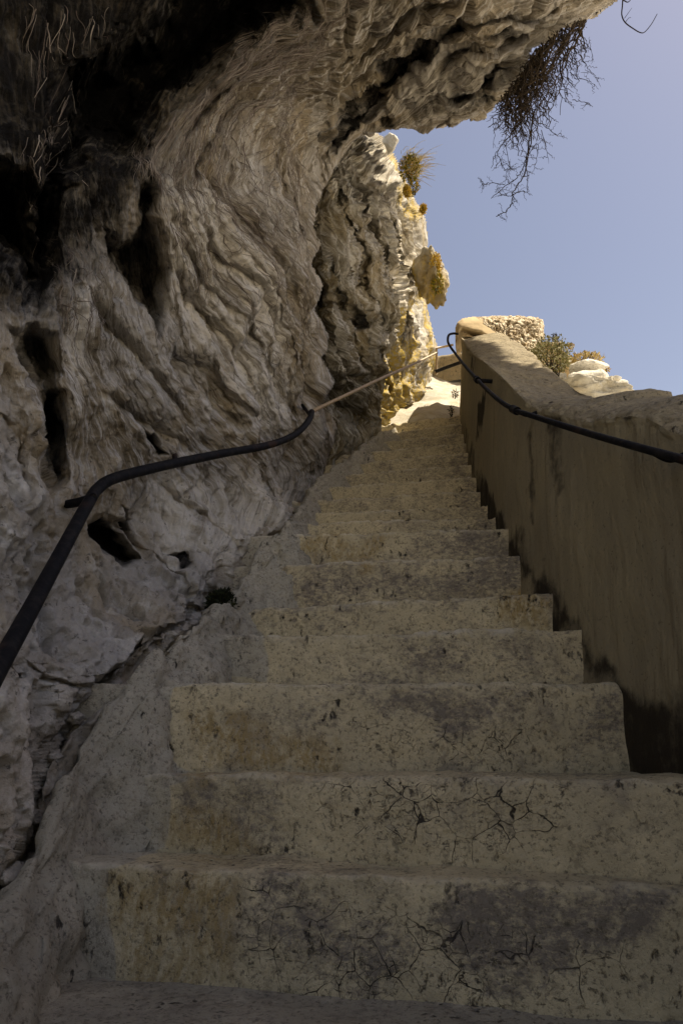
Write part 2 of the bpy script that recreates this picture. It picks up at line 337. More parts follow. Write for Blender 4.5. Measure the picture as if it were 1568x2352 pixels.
for i, (z, a, b) in enumerate(ST):
    a = np.array(a); b = np.array(b); z0 = ST[i-1][0] if i else 0.
    d = (b-a)/np.linalg.norm(b-a); A = a-d*.42; B = b+d*(.12 if i > 1 else .55)
    if i+1 < NS:
        na, nb = np.array(ST[i+1][1]), np.array(ST[i+1][2]); nd = (nb-na)/np.linalg.norm(nb-na); NA = na-nd*.42; NB = nb+nd*(.12 if i > 0 else .55)
    else: NA = A+[0, .4]; NB = B+[0, .4]
    perp = np.array([-d[1], d[0]]); nu = 420 if i < 2 else 360 if i < 5 else 240 if i < 8 else 140
    nr = 90 if i < 3 else 60 if i < 6 else 36
    u = np.linspace(0, 1, nu)[:, None]; foot = A+(B-A)*u; back = NA+(NB-NA)*u+perp*.05
    w = np.linalg.norm(back-foot, axis=1); back = np.where(((back-foot)@perp < .04)[:, None], foot+perp*.06, back)
    rr = .010; cols = []
    zz = np.linspace(z0-.04, z-rr, nr)
    batter = .012
    for q in zz: cols.append(np.c_[foot-perp*(batter*(z-q)/.2), np.full(nu, q)])
    for t in np.linspace(0, np.pi/2, 6)[1:]: cols.append(np.c_[foot+perp*rr*(1-math.cos(t)), np.full(nu, z-rr+rr*math.sin(t))])
    for t in np.linspace(0, 1, 26)[1:]:
        cols.append(np.c_[foot+perp*rr+(back-foot-perp*rr)*t, np.full(nu, z)])
    G = np.stack(cols, 1); nrm = -gnormal(G)
    if nrm[nu//2, 5] @ np.array([*(-perp), 0]) < 0: nrm = -nrm
    h = .010*fbm(G*3.1+i, 3)+.0045*fbm(G*14, 4)+.0015*fbm(G*60, 2)
    edge = np.exp(-((G[..., 2]-z)/.018)**2)*np.exp(-((G[..., :2]-foot[:, None])@perp/.02)**2)
    chip = np.clip(perlin(np.stack([G[..., 0]*16, G[..., 1]*16, G[..., 2]*5+i*7], -1))+.12*0, 0, 1)**1.0*.020+np.clip(perlin(G*50+i)-.1, 0, 1)*.010
    G = G+nrm*(h-edge*chip)[..., None]; G[..., 2] -= edge*chip*.8
    V = G.reshape(-1, 3); wear = ((.6 if i < 3 else 1.)*np.exp(-((G[..., 2]-z)/(.010 if i < 3 else .013))**2)*sst(.05, .0, (G[..., :2]-foot[:, None])@perp-.0)).ravel()
    o = mesh_np('step', V, grid_faces(nu, G.shape[1]), MAT['step'], stair, {'stain': np.maximum(field(V, STAIN), [0, 0, 0, .3, .1, .5, 0, .4, .15, .45, .1, .5, .2, .45, .15, .45, .2][i]), 'ochre': field(V, OCH, 35), 'crack': field(V, CRK, 30), 'wear': wear, 'grey': field(V, GREY, 14, 16)})
    adopt(o, stair)
# ------------------------------------------------------------------ plaster skirt along the cliff
GUT = [(-420, 2700), (-180, 2330), (0, 2095), (60, 1985), (105, 1900), (140, 1800), (185, 1720), (240, 1640), (300, 1560), (380, 1490), (450, 1440), (500, 1400), (550, 1340), (600, 1262), (650, 1205), (692, 1160), (722, 1108), (790, 1058), (850, 1012), (905, 982)]
INN = [(-200, 2700), (-20, 2420), (62, 2250), (88, 2120), (108, 2000), (150, 1910), (188, 1815), (222, 1740), (285, 1650), (345, 1568), (425, 1496), (495, 1432), (540, 1390), (585, 1330), (632, 1262), (672, 1212), (708, 1172), (735, 1120), (800, 1075), (858, 1030), (912, 995)]
gp = np.array([Pramp(x, y, .05) for x, y in GUT]); ip = np.array([Pramp(x, y, .03) for x, y in INN])
gp[0] = (-.62, .3, .10); ip[0] = (-.50, .3, .04); gp[1] = (-.58, .95, .08); ip[1] = (-.50, .95, .03)
def arc(q, n=420):
    d = np.r_[0, np.cumsum(np.linalg.norm(np.diff(q, axis=0), axis=1))]; t = np.linspace(0, d[-1], n); return np.stack([np.interp(t, d, q[:, k]) for k in range(3)], -1)
gs = arc(catmull(gp, 12)); isx = arc(catmull(ip, 12))
isx = np.stack([np.interp(gs[:, 1], isx[:, 1], isx[:, 0]), gs[:, 1], np.interp(gs[:, 1], isx[:, 1], isx[:, 2])], -1); isx[:, 0] = np.maximum(isx[:, 0], gs[:, 0]+.05)
n = len(gs); cols = []
out = np.array([-1., 0, 0])
for t in np.linspace(0, 1, 10): cols.append(gs+np.array([-.03*(1-t), 0, -.25*(1-t)]))
for t in np.linspace(0, 1, 36)[1:]:
    q = gs*(1-t)+isx*t; q[:, 2] += .035*math.sin(math.pi*t)-.02*t*t; cols.append(q)
for t in np.linspace(0, 1, 22)[1:]: cols.append(isx+np.array([.09*t, -.03*t, -.02-.26*t**1.3]))
G = np.stack(cols, 1); nrm = gnormal(G)
if nrm[n//2, 20, 2] < 0: nrm = -nrm
h = .03*fbm(G*5, 4)+.013*fbm(G*16, 4)-.012*sst(.15, .45, fbm(G*12+30, 3))+.004*fbm(G*50, 2)
G = G+nrm*h[..., None]; V = G.reshape(-1, 3)
o = adopt(mesh_np('plaster_skirt', V, grid_faces(*G.shape[:2]), MAT['skirt'], None, {'stain': field(V, [([(190, 1790), (400, 1790), (420, 1900), (300, 1930)], .3)]), 'ochre': np.zeros(len(V)), 'crack': np.zeros(len(V))}), stair)
tag(o, 'lumpy pale plaster filling the joint between steps and cliff')
# landing floor, carried on behind the camera to bounce sunlight up the steps
gx = np.linspace(-2.2, 3.2, 320); gy = np.concatenate([np.linspace(-7, -.6, 60), np.linspace(-.55, 1.9, 260)]); X, Y = np.meshgrid(gx, gy, indexing='ij')
G = v3(X, Y, 0.); G[..., 2] = .006*fbm(G*4, 4)+.002*fbm(G*30, 3); V = G.reshape(-1, 3)
tag(mesh_np('landing_floor', V, grid_faces(320, 320), MAT['skirt'], None, {'stain': .3*np.ones(len(V)), 'ochre': np.zeros(len(V)), 'crack': np.zeros(len(V))}), 'grey plastered landing at the foot of the stairs, carried on behind the camera to bounce sunlight', None, None, 'structure')

# ------------------------------------------------------------------ cliffs
FLOW = [(-.6, [(-300, -200), (-40, 100), (-40, 500), (-60, 900), (-60, 1300), (-200, 2000)]),
        (0., [(60, -200), (110, 100), (120, 450), (140, 800), (170, 1050), (100, 1400), (0, 1800)]),
        (1., [(330, -200), (260, 80), (225, 300), (240, 520), (300, 800), (400, 1000), (470, 1200), (300, 1480), (100, 1800)]),
        (2., [(720, -120), (560, 60), (430, 240), (370, 400), (400, 600), (480, 800), (570, 960), (640, 1100)]),
        (3., [(900, -100), (700, 60), (545, 230), (490, 400), (560, 600), (650, 800), (720, 980)]),
        (4., [(1050, -100), (850, 80), (650, 230), (600, 380), (660, 560), (750, 780), (800, 960)]),
        (5., [(1250, -60), (1000, 100), (800, 230), (700, 330), (720, 480), (790, 700), (860, 940)]),
        (6., [(1450, -40), (1200, 90), (1000, 230), (860, 300), (800, 380), (850, 600), (905, 920)]),
        (7.2, [(1700, 0), (1300, 220), (1100, 300), (900, 330), (900, 480), (940, 700), (950, 930)]),
        (8.2, [(2000, 100), (1500, 400), (1000, 400), (975, 560), (1000, 780), (1000, 950)])]
fp, ft, fs = [], [], []
for t, pl in FLOW:
    q = catmull(pl, 3); s = np.r_[0, np.cumsum(np.linalg.norm(np.diff(q, axis=0), axis=1))]/300.
    k0 = np.argmin(np.abs(q[:, 1]-250)); s = s-s[k0]
    for a, b in zip(q, s): fp.append(a); ft.append(t); fs.append(b)
_T = RBF(fp, ft, 3e-3); _S = RBF(fp, fs, 3e-2)
_lx = np.arange(-1000, 3101, 20.); _ly = np.arange(-1900, 2701, 20.); _A, _B = np.meshgrid(_lx, _ly, indexing='ij'); _TG = _T(_A, _B); _SG = _S(_A, _B)
def lat(G):
    def f(x, y):
        fx = (np.clip(x, -999, 3070)+1000)/20.; fy = (np.clip(y, -1899, 2670)+1900)/20.; i = np.floor(fx).astype(int); j = np.floor(fy).astype(int); fx = fx-i; fy = fy-j
        return G[i, j]*(1-fx)*(1-fy)+G[i+1, j]*fx*(1-fy)+G[i, j+1]*(1-fx)*fy+G[i+1, j+1]*fx*fy
    return f
TF = lat(_TG); SF = lat(_SG)
def base_ctrl(L, off=.0):
    r = []
    for x, y in L:
        p = Pramp(x, y, off); r.append((x, y, proj(p)[2]))
    return r
CA = base_ctrl([(60, 1985), (140, 1800), (185, 1720), (300, 1560), (450, 1440), (550, 1340), (650, 1205), (722, 1108)], .05)
CA = [(x-22, y-6, z+.03) for x, y, z in CA]
CA += [(x-100, y+300, z*.92) for x, y, z in CA[2:]]
CA += [(-200, 2300, 1.0), (-100, 2450, .95), (0, 2300, 1.08), (-900, 1176, 1.05), (-900, 2500, .8), (-900, 0, 1.2), (-900, -1500, 1.3), (-300, 1500, 1.35), (-300, 700, 1.5), (-300, 0, 1.6),
       (0, 1500, 1.42), (0, 1750, 1.3), (0, 1250, 1.6), (0, 1000, 1.78), (0, 700, 1.85), (0, 350, 1.95), (0, 100, 2.05), (150, 1300, 1.95), (150, 1000, 2.1), (150, 700, 2.05), (150, 300, 2.1), (190, 1150, 2.1),
       (240, 1110, 2.22), (300, 1330, 2.35), (430, 1075, 2.8), (430, 1250, 2.75), (330, 850, 2.4), (300, 600, 2.45), (560, 1060, 3.3), (600, 1170, 3.5), (690, 1000, 4.1), (660, 1080, 4.0), (480, 800, 2.85), (430, 550, 2.6), (600, 800, 3.4),
       (560, 450, 2.9), (420, 330, 2.6), (300, 200, 2.5), (300, 0, 2.6), (600, 600, 3.2), (700, 700, 4.0), (700, 900, 4.15), (660, 450, 3.6), (740, 560, 4.3), (740, 420, 4.4), (640, 320, 3.55), (600, 200, 3.0), (600, 0, 2.8),
       (800, 300, 4.9), (760, 370, 4.7), (850, 250, 4.7), (900, 300, 4.9), (1000, 290, 4.8), (900, 150, 4.1), (850, 0, 3.45), (1100, 270, 4.65), (1200, 200, 4.45), (1100, 100, 3.95), (1100, 0, 3.7), (1250, 100, 4.25), (1400, 20, 4.3), (1300, -100, 3.7),
       (700, -500, 2.3), (1400, -500, 2.9), (0, -500, 1.9), (700, -1500, 1.9), (1800, -300, 4.0), (1800, -1500, 2.4), (2400, -400, 4.6), (2400, -1500, 3.2), (3000, -1500, 4), (3000, -600, 5.2)]
AP = [(-900, 2550), (-900, -700), (700, -760), (1900, -820), (2400, -640), (2100, -380), (1800, -220), (1500, -60), (1419, 3), (1390, 21), (1368, 33), (1338, 41), (1304, 58), (1270, 91), (1222, 117), (1216, 144), (1204, 179), (1184, 206), (1142, 234),
      (1129, 254), (1115, 258), (1115, 272), (1091, 275), (1062, 281), (1039, 297), (1029, 299), (1021, 286), (994, 301), (974, 295), (934, 294), (904, 300), (879, 305), (834, 301), (808, 322), (795, 350), (770, 390), (748, 430), (730, 470), (720, 520), (734, 560), (716, 605),
      (742, 655), (731, 715), (762, 765), (746, 820), (776, 872), (750, 930), (777, 985), (756, 1050), (745, 1140), (700, 1240), (600, 1400), (500, 1560), (300, 1900), (200, 2550)]
GUTC = [(x-8, y) for x, y in GUT[1:12]]+[(x-34, y-22) for x, y in GUT[1:12]][::-1]
CAV = [([(-200, -300), (950, -300), (730, 60), (540, 190), (420, 320), (300, 560), (130, 740), (-200, 700)], .0, 100, .86), ([(130, 170), (180, 150), (170, 300), (158, 420), (172, 500), (150, 620), (112, 700), (92, 600), (100, 480)], .25, 16, .95), (GUTC, .16, 9, .35),  # first patch carves nothing, it only paints shade under the overhang
       ([(150, 130), (230, 100), (330, 50), (380, 0), (420, -160), (800, -160), (700, 30), (560, 110), (470, 200), (380, 265), (310, 335), (270, 350), (215, 330), (170, 400), (140, 420), (125, 300)], .85, 40, 1.),
       ([(-200, 395), (60, 400), (95, 450), (110, 520), (110, 620), (85, 670), (50, 590), (-60, 560), (-200, 540)], .5, 34, .9),
       ([(120, 440), (150, 400), (185, 420), (160, 520), (140, 600), (110, 580)], .35, 18, .9),
       ([(305, 430), (335, 395), (370, 440), (352, 500), (370, 560), (405, 620), (395, 700), (370, 745), (335, 715), (285, 640), (255, 590), (248, 530), (300, 550)], .30, 26, .78),
       ([(200, 1205), (240, 1190), (295, 1225), (322, 1290), (290, 1312), (240, 1270)], .22, 12, 1.), ([(295, 1160), (315, 1175), (335, 1210), (325, 1225), (300, 1200)], .12, 7, 1.), ([(420, 1255), (455, 1262), (465, 1285), (440, 1290)], .10, 6, 1.),
       ([(440, 785), (480, 800), (560, 890), (625, 965), (600, 975), (510, 900)], .12, 10, .22), ([(560, 690), (600, 750), (680, 880), (722, 955), (700, 965), (615, 850)], .10, 9, .2), ([(180, 690), (260, 660), (300, 760), (330, 860), (250, 900), (200, 800)], .05, 20, .12),
       ([(335, 985), (385, 995), (412, 1045), (395, 1052), (350, 1010)], .14, 8, .9), ([(430, 1070), (460, 1065), (450, 1085)], .1, 6, 1.),
       ([(165, 900), (180, 1000), (150, 1100), (118, 1120), (98, 1060), (92, 960), (120, 900)], .20, 14, .7), ([(50, 745), (140, 750), (165, 850), (110, 880), (70, 830)], .14, 16, .55), ([(60, 1500), (85, 1490), (130, 1540), (90, 1545)], .05, 8, .7),
       ([(0, 900), (30, 930), (60, 1010), (40, 1100), (10, 1060), (-30, 980)], .08, 16, .3),
       ([(800, 300), (860, 250), (920, 205), (1000, 140), (1070, 85), (1050, 62), (960, 112), (880, 165), (830, 225), (770, 270), (745, 330), (770, 345)], .30, 16, .9),
       ([(1095, 175), (1140, 150), (1165, 165), (1130, 215), (1100, 250), (1085, 240)], .20, 10, .75), ([(1030, 235), (1060, 212), (1085, 225), (1095, 250), (1060, 258), (1038, 250)], .16, 9, .7), ([(1090, 60), (1180, 60), (1220, 75), (1180, 100), (1100, 85)], .10, 9, .6),
       ([(915, 285), (880, 300), (850, 280), (880, 262)], .12, 8, .8)]
# long crevices that run down the face: (centre line, half width, depth, painted shade)
GRV = [([(747, 434), (744, 527), (735, 615), (756, 686), (779, 762), (809, 850)], 26, .30, .35), ([(762, 498), (779, 586), (820, 674), (832, 721), (856, 820), (879, 908)], 18, .26, .25), ([(791, 375), (815, 445), (838, 527), (861, 633), (867, 733)], 15, .24, .25),
       ([(832, 381), (867, 498), (902, 598), (915, 680)], 13, .24, .15), ([(727, 645), (756, 780), (791, 879), (820, 967)], 20, .25, .3), ([(703, 791), (738, 914), (779, 1026)], 16, .16, .3), ([(905, 480), (935, 600), (950, 720), (950, 800)], 11, .26, .05), ([(870, 640), (905, 760), (915, 860), (925, 940)], 14, .26, .15),
       ([(410, 615), (469, 691), (527, 768), (574, 838), (609, 914), (633, 967)], 20, .085, .18), ([(422, 803), (486, 879), (545, 949), (580, 996)], 30, .14, .3), ([(498, 516), (527, 592), (586, 656), (633, 744), (674, 820), (691, 914)], 17, .09, .2),
       ([(609, 316), (615, 375), (650, 457), (674, 527), (709, 615), (721, 703)], 24, .13, .3), ([(527, 381), (563, 469), (609, 563), (650, 645), (680, 738)], 16, .08, .2), ([(193, 645), (252, 733), (328, 809), (410, 897), (498, 996)], 24, .07, .2), ([(250, 900), (330, 960), (430, 1010), (520, 1090), (590, 1180)], 18, .06, .15),
       ([(88, 733), (117, 850), (129, 967), (152, 1026)], 34, .16, .45), ([(-40, 930), (0, 996), (40, 1100), (30, 1180)], 20, .07, .25), ([(633, 1043), (674, 1137), (690, 1185)], 9, .08, .3), ([(600, 1075), (640, 1150), (650, 1200)], 10, .06, .2), ([(756, 330), (748, 380), (742, 430)], 26, .2, .4), ([(560, 560), (600, 640), (650, 740), (700, 860)], 10, .05, .12), ([(440, 560), (480, 640), (560, 730), (620, 830), (655, 920)], 10, .05, .1),
       ([(914, 152), (820, 193), (768, 234), (700, 262)], 24, .16, .35), ([(919, 59), (791, 135), (674, 193), (586, 246), (504, 328), (470, 400)], 20, .11, .3), ([(1100, -20), (960, 50), (880, 110), (760, 180), (690, 230)], 16, .10, .25), ([(860, -30), (740, 60), (640, 130), (540, 220), (450, 300)], 14, .08, .2), ([(1240, 60), (1150, 110), (1060, 130), (1000, 190)], 14, .14, .3), ([(1330, 10), (1230, 40), (1120, 40), (1020, 90)], 12, .12, .25), ([(1000, 230), (1060, 240), (1130, 200), (1180, 150)], 10, .10, .2),
       ([(250, 1180), (340, 1240), (430, 1330), (480, 1370)], 12, .05, .3), ([(100, 1480), (180, 1560), (260, 1580), (340, 1520)], 12, .05, .35), ([(380, 1100), (450, 1160), (540, 1230), (580, 1300)], 16, .06, .2)]
def carve(X, Y, Pw, wx, wy):
    dz = np.zeros(X.shape); so = np.zeros(X.shape); x = X+.16*wx+6*fbm(Pw*11+40, 2); y = Y+.16*wy
    for pl, w, dep, st in GRV:
        pa = catmull([(a, b, 0) for a, b in pl], 5)[:, :2]; pad = w*3
        mk = (x > pa[:, 0].min()-pad) & (x < pa[:, 0].max()+pad) & (y > pa[:, 1].min()-pad) & (y < pa[:, 1].max()+pad)
        if not mk.any(): continue
        xx = x[mk]; yy = y[mk]; d = np.full(xx.shape, 1e9); tt = np.zeros(xx.shape); n = len(pa)
        for k in range(n-1):
            a = pa[k]; e = pa[k+1]-a; t = np.clip(((xx-a[0])*e[0]+(yy-a[1])*e[1])/(e@e), 0, 1); q = np.hypot(xx-a[0]-t*e[0], yy-a[1]-t*e[1]); u = q < d; d[u] = q[u]; tt[u] = (k+t[u])/(n-1)
        tap = np.clip(np.minimum(tt, 1-tt)*5, 0, 1)**.6; ww = w*(.55+.45*tap)
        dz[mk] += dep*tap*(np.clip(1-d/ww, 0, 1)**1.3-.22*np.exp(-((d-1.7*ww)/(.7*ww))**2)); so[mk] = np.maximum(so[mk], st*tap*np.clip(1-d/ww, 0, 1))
    return dz, so
def patch(name, poly, ctrl, xs, ys, mat, dispf, cav=(), rnd=(40, .5), skirt=(0, .3, .5), skl=3., extra=None, lam=1e-3, warpm=1.):
    rb = RBF([c[:2] for c in ctrl], np.log([c[2] for c in ctrl]), lam)
    X, Y = np.meshgrid(xs, ys, indexing='ij')
    # smooth depth on a coarse lattice, then bilinear
    def coarse(fn, st=24.):
        cx = np.arange(xs[0]-st, xs[-1]+2*st, st); cy = np.arange(ys[0]-st, ys[-1]+2*st, st); A, B = np.meshgrid(cx, cy, indexing='ij'); Z = fn(A, B)
        fx = (X-cx[0])/st; fy = (Y-cy[0])/st; i = fx.astype(int); j = fy.astype(int); fx = fx-i; fy = fy-j
        return Z[i, j]*(1-fx)*(1-fy)+Z[i+1, j]*fx*(1-fy)+Z[i, j+1]*(1-fx)*fy+Z[i+1, j+1]*fx*fy
    zc = np.exp(coarse(rb)); T = coarse(TF); S = coarse(SF)
    Pw = P(X, Y, zc); n0 = gnormal(Pw); vd = Pw-np.array([0, 0, CH]); vd /= np.linalg.norm(vd, axis=-1, keepdims=True); n0 *= -np.sign((n0*vd).sum(-1))[..., None]; n0 = n0-.45*vd; n0 /= np.linalg.norm(n0, axis=-1, keepdims=True)
    wx = 26*warpm*fbm(Pw*2.6, 4); wy = 26*warpm*fbm(Pw*2.6+31, 4)
    shade_paint = np.zeros(X.shape)  # shade of hollows, crevices and overhang, painted into the rock colour
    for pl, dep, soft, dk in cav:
        d = sdf(X+wx, Y+wy, pl, 90.); k = sst(-soft*.9, soft*2.2, d+soft*.5*fbm(Pw*9+60, 3)); zc = zc+dep*k; shade_paint = np.maximum(shade_paint, dk*sst(-soft*1.3, soft*1.3, d))
    if warpm: dzc, soc = carve(X, Y, Pw, wx, wy); zc = zc+dzc; shade_paint = np.maximum(shade_paint, soc)
    d = sdf(X+.25*wx, Y+.25*wy, poly); q = np.clip(1-d/rnd[0], 0, 1); zc = zc+rnd[1]*(1-np.sqrt(np.clip(1-q*q*.96, 0, 1)))*sst(-30, 5, d)
    Pw = P(X, Y, zc); nrm = n0
    h = dispf(X, Y, Pw, T, S)
    fade = sst(-2, 30, d)*.75+.25
    Pw = Pw+nrm*(h*fade)[..., None]
    fw = extra['fw'](X, Y, T, S) if extra and 'fw' in extra else np.ones(X.shape)
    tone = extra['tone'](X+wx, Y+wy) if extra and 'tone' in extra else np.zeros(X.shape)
    lich = extra['lich'](X, Y, Pw, T, S) if extra and 'lich' in extra else np.zeros(X.shape)
    inside = d > 0
    n, m = X.shape; Fq = grid_faces(n, m); V = Pw.reshape(-1, 3); ins = inside.ravel()
    Fq = Fq[ins[Fq].all(1)]
    A = {'flow': np.stack([T, S, T*0], -1).reshape(-1, 3), 'shade_paint': shade_paint.ravel(), 'fw': fw.ravel(), 'lich': lich.ravel(), 'tone': tone.ravel()}
    # boundary edges -> the rock goes on behind the outline
    E = np.concatenate([Fq[:, [0, 1]], Fq[:, [1, 2]], Fq[:, [2, 3]], Fq[:, [3, 0]]]); K = np.sort(E, 1)
    _, inv, cnt = np.unique(K[:, 0].astype(np.int64)*len(V)+K[:, 1], return_inverse=True, return_counts=True)
    B = E[cnt[inv] == 1]; bv = np.unique(B); pos = V[bv]; ray = pos-np.array([0, 0, CH]); ray /= np.linalg.norm(ray, axis=1)[:, None]
    dirv = skirt(pos, ray) if callable(skirt) else ray+np.array(skirt)
    mp = {}; lay = [bv]; base = len(V); Vs = [V]
    for li, L in enumerate((.12, .4, 1., 2., 3.3)):
        L = L*skl/3.3
        nv = pos+dirv*L+.10*min(L, 1)*np.stack([fbm(pos*3+5+L, 3), fbm(pos*3+25+L, 3), fbm(pos*3+45+L, 3)], -1)
        Vs.append(nv); lay.append(np.arange(base, base+len(bv))); base += len(bv)
    ix = np.zeros(len(V), int); ix[bv] = np.arange(len(bv)); FS = [Fq]
    for k in range(len(lay)-1):
        a = lay[k][ix[B[:, 0]]]; b = lay[k][ix[B[:, 1]]]; c = lay[k+1][ix[B[:, 1]]]; e = lay[k+1][ix[B[:, 0]]]
        FS.append(np.stack([b, a, e, c], -1))
    V = np.concatenate(Vs); nl = len(lay)-1
    for k in list(A): A[k] = np.concatenate([A[k]]+[A[k][bv]]*nl)
    FS = np.concatenate(FS)
    used = np.unique(FS); rem = np.zeros(len(V), int); rem[used] = np.arange(len(used))
    o = mesh_np(name, V[used], rem[FS], mat, None, {k: v[used] for k, v in A.items()})
    def look(x, y):
        i = np.clip(np.searchsorted(xs, x), 0, len(xs)-1); j = np.clip(np.searchsorted(ys, y), 0, len(ys)-1); return Pw[i, j], nrm[i, j], inside[i, j]
    return o, look
def axis(*seg):
    r = []
    for a, b, s in seg: r.append(np.arange(a, b, s))
    r.append(np.array([seg[-1][1]])); return np.concatenate(r)
def fwA(X, Y, T, S): return np.clip(sst(1350, 1000, Y)*sst(0, 250, X+.3*(1100-Y))*.9+.1, .1, 1)
def dispA(X, Y, p, T, S):
    fw = fwA(X, Y, T, S); wv = fbm(p*1.6, 3); T = T+.05*fbm(p*3.5+11, 3)
    roofm = sst(620, 720, X)*sst(420, 300, Y)
    h = .11*fbm(p*1.4+3, 3)+.020*fbm(p*5, 4)*(1+2*roofm)
    r1 = -ridged(v3(T*2.1+wv*.3, S*.38, 3.), 2); r2 = -ridged(v3(T*5.5+wv*.6, S*.9, 8.), 3); r3 = fbm(v3(T*17+wv*.8, S*2.4, 1.), 4)
    h = h+fw*(.036*r1+.014*r2+.012*r3)-.012*sst(.15, .5, fbm(p*8+90, 3))
    low = 1-fw; pit = sst(.10, .42, fbm(p*5.5+70, 3)); pit2 = sst(.12, .4, fbm(p*15+20, 3))
    h = h-(.25+.75*low)*.05*pit-(.3+.7*low)*.016*pit2
    h = h+.012*fbm(p*22, 4)
    # blocky lumps on the underside of the overhang
    b = np.abs(perlin(p*np.array([3., 3., 4.])+9)); h = h+roofm*(.10*np.minimum(b*3, .7)-.03)
    return h
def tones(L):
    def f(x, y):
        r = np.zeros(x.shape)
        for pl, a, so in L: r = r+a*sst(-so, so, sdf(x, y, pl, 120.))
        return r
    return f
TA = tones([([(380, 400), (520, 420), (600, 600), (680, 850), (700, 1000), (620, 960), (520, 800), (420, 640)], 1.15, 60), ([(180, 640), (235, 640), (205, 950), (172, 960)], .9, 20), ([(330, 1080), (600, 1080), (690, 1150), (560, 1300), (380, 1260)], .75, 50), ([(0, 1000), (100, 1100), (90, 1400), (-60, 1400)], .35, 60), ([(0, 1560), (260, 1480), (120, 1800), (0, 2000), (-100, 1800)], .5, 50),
             ([(620, 0), (1000, 0), (900, 150), (740, 240), (600, 230), (480, 200)], -.75, 60), ([(-200, -200), (420, -200), (300, 60), (200, 260), (-200, 400)], -.8, 70), ([(880, 210), (1080, 120), (1190, 180), (1080, 260), (930, 270)], .6, 25), ([(640, 320), (760, 380), (720, 560), (700, 700), (640, 500)], -.35, 40), ([(200, 1000), (260, 960), (420, 1060), (300, 1120)], -.35, 35), ([(10, 1150), (130, 1180), (120, 1330), (20, 1400)], -.4, 40)])  # second patch here paints in more of the overhang's shade
TB = tones([([(715, 420), (780, 420), (830, 560), (880, 800), (900, 960), (740, 1060), (715, 800)], -.55, 45), ([(820, 300), (900, 330), (960, 480), (990, 700), (930, 720), (880, 480)], .6, 40)])  # second patch pales the sunlit strip, painting its light stronger
xs = axis((-900, -40, 22), (-40, 840, 2.1), (840, 1440, 2.2), (1440, 2500, 40)); ys = axis((-1000, -40, 32), (-40, 1500, 2.2), (1500, 2130, 2.6), (2130, 2550, 20))
def skA(pos, ray):
    x, y, zc = proj(pos); up = (y < 330)
    d = ray*1.0; d[up] += np.array([-.02, .06, .10]); d[~up] = d[~up]*.35+np.array([-.6, .3, 0]);
    back = pos[:, 0] < -.9; d[back & (y > -300)] = np.array([-.6, -1.2, 0]); return d
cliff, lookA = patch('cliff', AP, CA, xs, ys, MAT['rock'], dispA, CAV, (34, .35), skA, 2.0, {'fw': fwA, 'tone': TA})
tag(cliff, 'dark overhanging limestone cliff leaning over the stairs, fibrous and deeply hollowed', None, None, 'structure')
# unseen rock slab added overhead, outlined to keep the sun off the stairs
BR = np.array([(-2.5, -1), (-2.5, 5.6), (1, 5.66), (4.35, 5.66), (4.5, 5.1), (4.65, 4.6), (4.95, 4.15), (5.35, 3.6), (6.2, 2.6), (6.4, 1.2), (6.4, -1)], float)
gx = np.linspace(-2.6, 6.6, 130); gy = np.linspace(-1.2, 5.7, 90); X, Y = np.meshgrid(gx, gy, indexing='ij'); ins = _sdf(X, Y, BR) > 0
G = v3(X, Y, 9.3)-v3(X*0, X*0, 1.)*(-.9*sst(1.2, 0, _sdf(X, Y, BR)))[..., None]; G[..., 2] += .35*fbm(G*.8, 4)+.12*fbm(G*3, 3); V = np.concatenate([G.reshape(-1, 3), G.reshape(-1, 3)+np.array([0, 0, 2.2])]); Fq = grid_faces(130, 90); Fq = Fq[ins.ravel()[Fq].all(1)]
E = np.concatenate([Fq[:, [0, 1]], Fq[:, [1, 2]], Fq[:, [2, 3]], Fq[:, [3, 0]]]); K = np.sort(E, 1); _, inv, cnt = np.unique(K[:, 0]*100000+K[:, 1], return_inverse=True, return_counts=True); B = E[cnt[inv] == 1]; N0 = X.size
FS = np.concatenate([Fq, Fq+N0, np.stack([B[:, 0], B[:, 1], B[:, 1]+N0, B[:, 0]+N0], -1)]); used = np.unique(FS); rem = np.zeros(len(V), int); rem[used] = np.arange(len(used))
zz_ = np.zeros(len(used)); tag(mesh_np('shade_slab', V[used], rem[FS], MAT['rock'], None, {'flow': V[used], 'shade_paint': zz_, 'fw': zz_, 'lich': zz_}), 'unseen rock slab added overhead to shade the stairs', None, None, 'structure')
# second, farther buttress of the cliff with its sunlit edge
BP = [(640, 270), (834, 282), (880, 303), (894, 312), (905, 340), (915, 370), (935, 405), (950, 432), (965, 460), (976, 478), (986, 500), (991, 540), (986, 575), (993, 640), (988, 700), (996, 735), (1004, 770), (1010, 810), (1012, 850), (1002, 900),
      (982, 930), (962, 950), (948, 968), (930, 1000), (900, 1060), (860, 1120), (700, 1250), (640, 1200)]
CB = [(640, 300, 5.2), (720, 350, 5.2), (700, 500, 4.6), (750, 500, 4.75), (800, 400, 5.3), (850, 330, 6.0), (885, 330, 7.2), (820, 500, 5.3), (900, 450, 6.3), (950, 470, 7.2), (985, 540, 8.2), (860, 650, 5.6), (930, 650, 6.8), (985, 680, 8.0), (720, 700, 4.35), (780, 700, 4.8),
      (700, 900, 4.45), (780, 900, 4.9), (850, 850, 5.4), (900, 850, 6.1), (950, 830, 7.0), (1005, 800, 8.3), (1008, 880, 8.2), (950, 940, 6.9), (905, 960, 6.2), (850, 1000, 5.75), (780, 1050, 5.15), (725, 1100, 4.75), (700, 1200, 4.6), (900, 1060, 6.1), (640, 800, 4.3), (640, 1100, 4.3)]
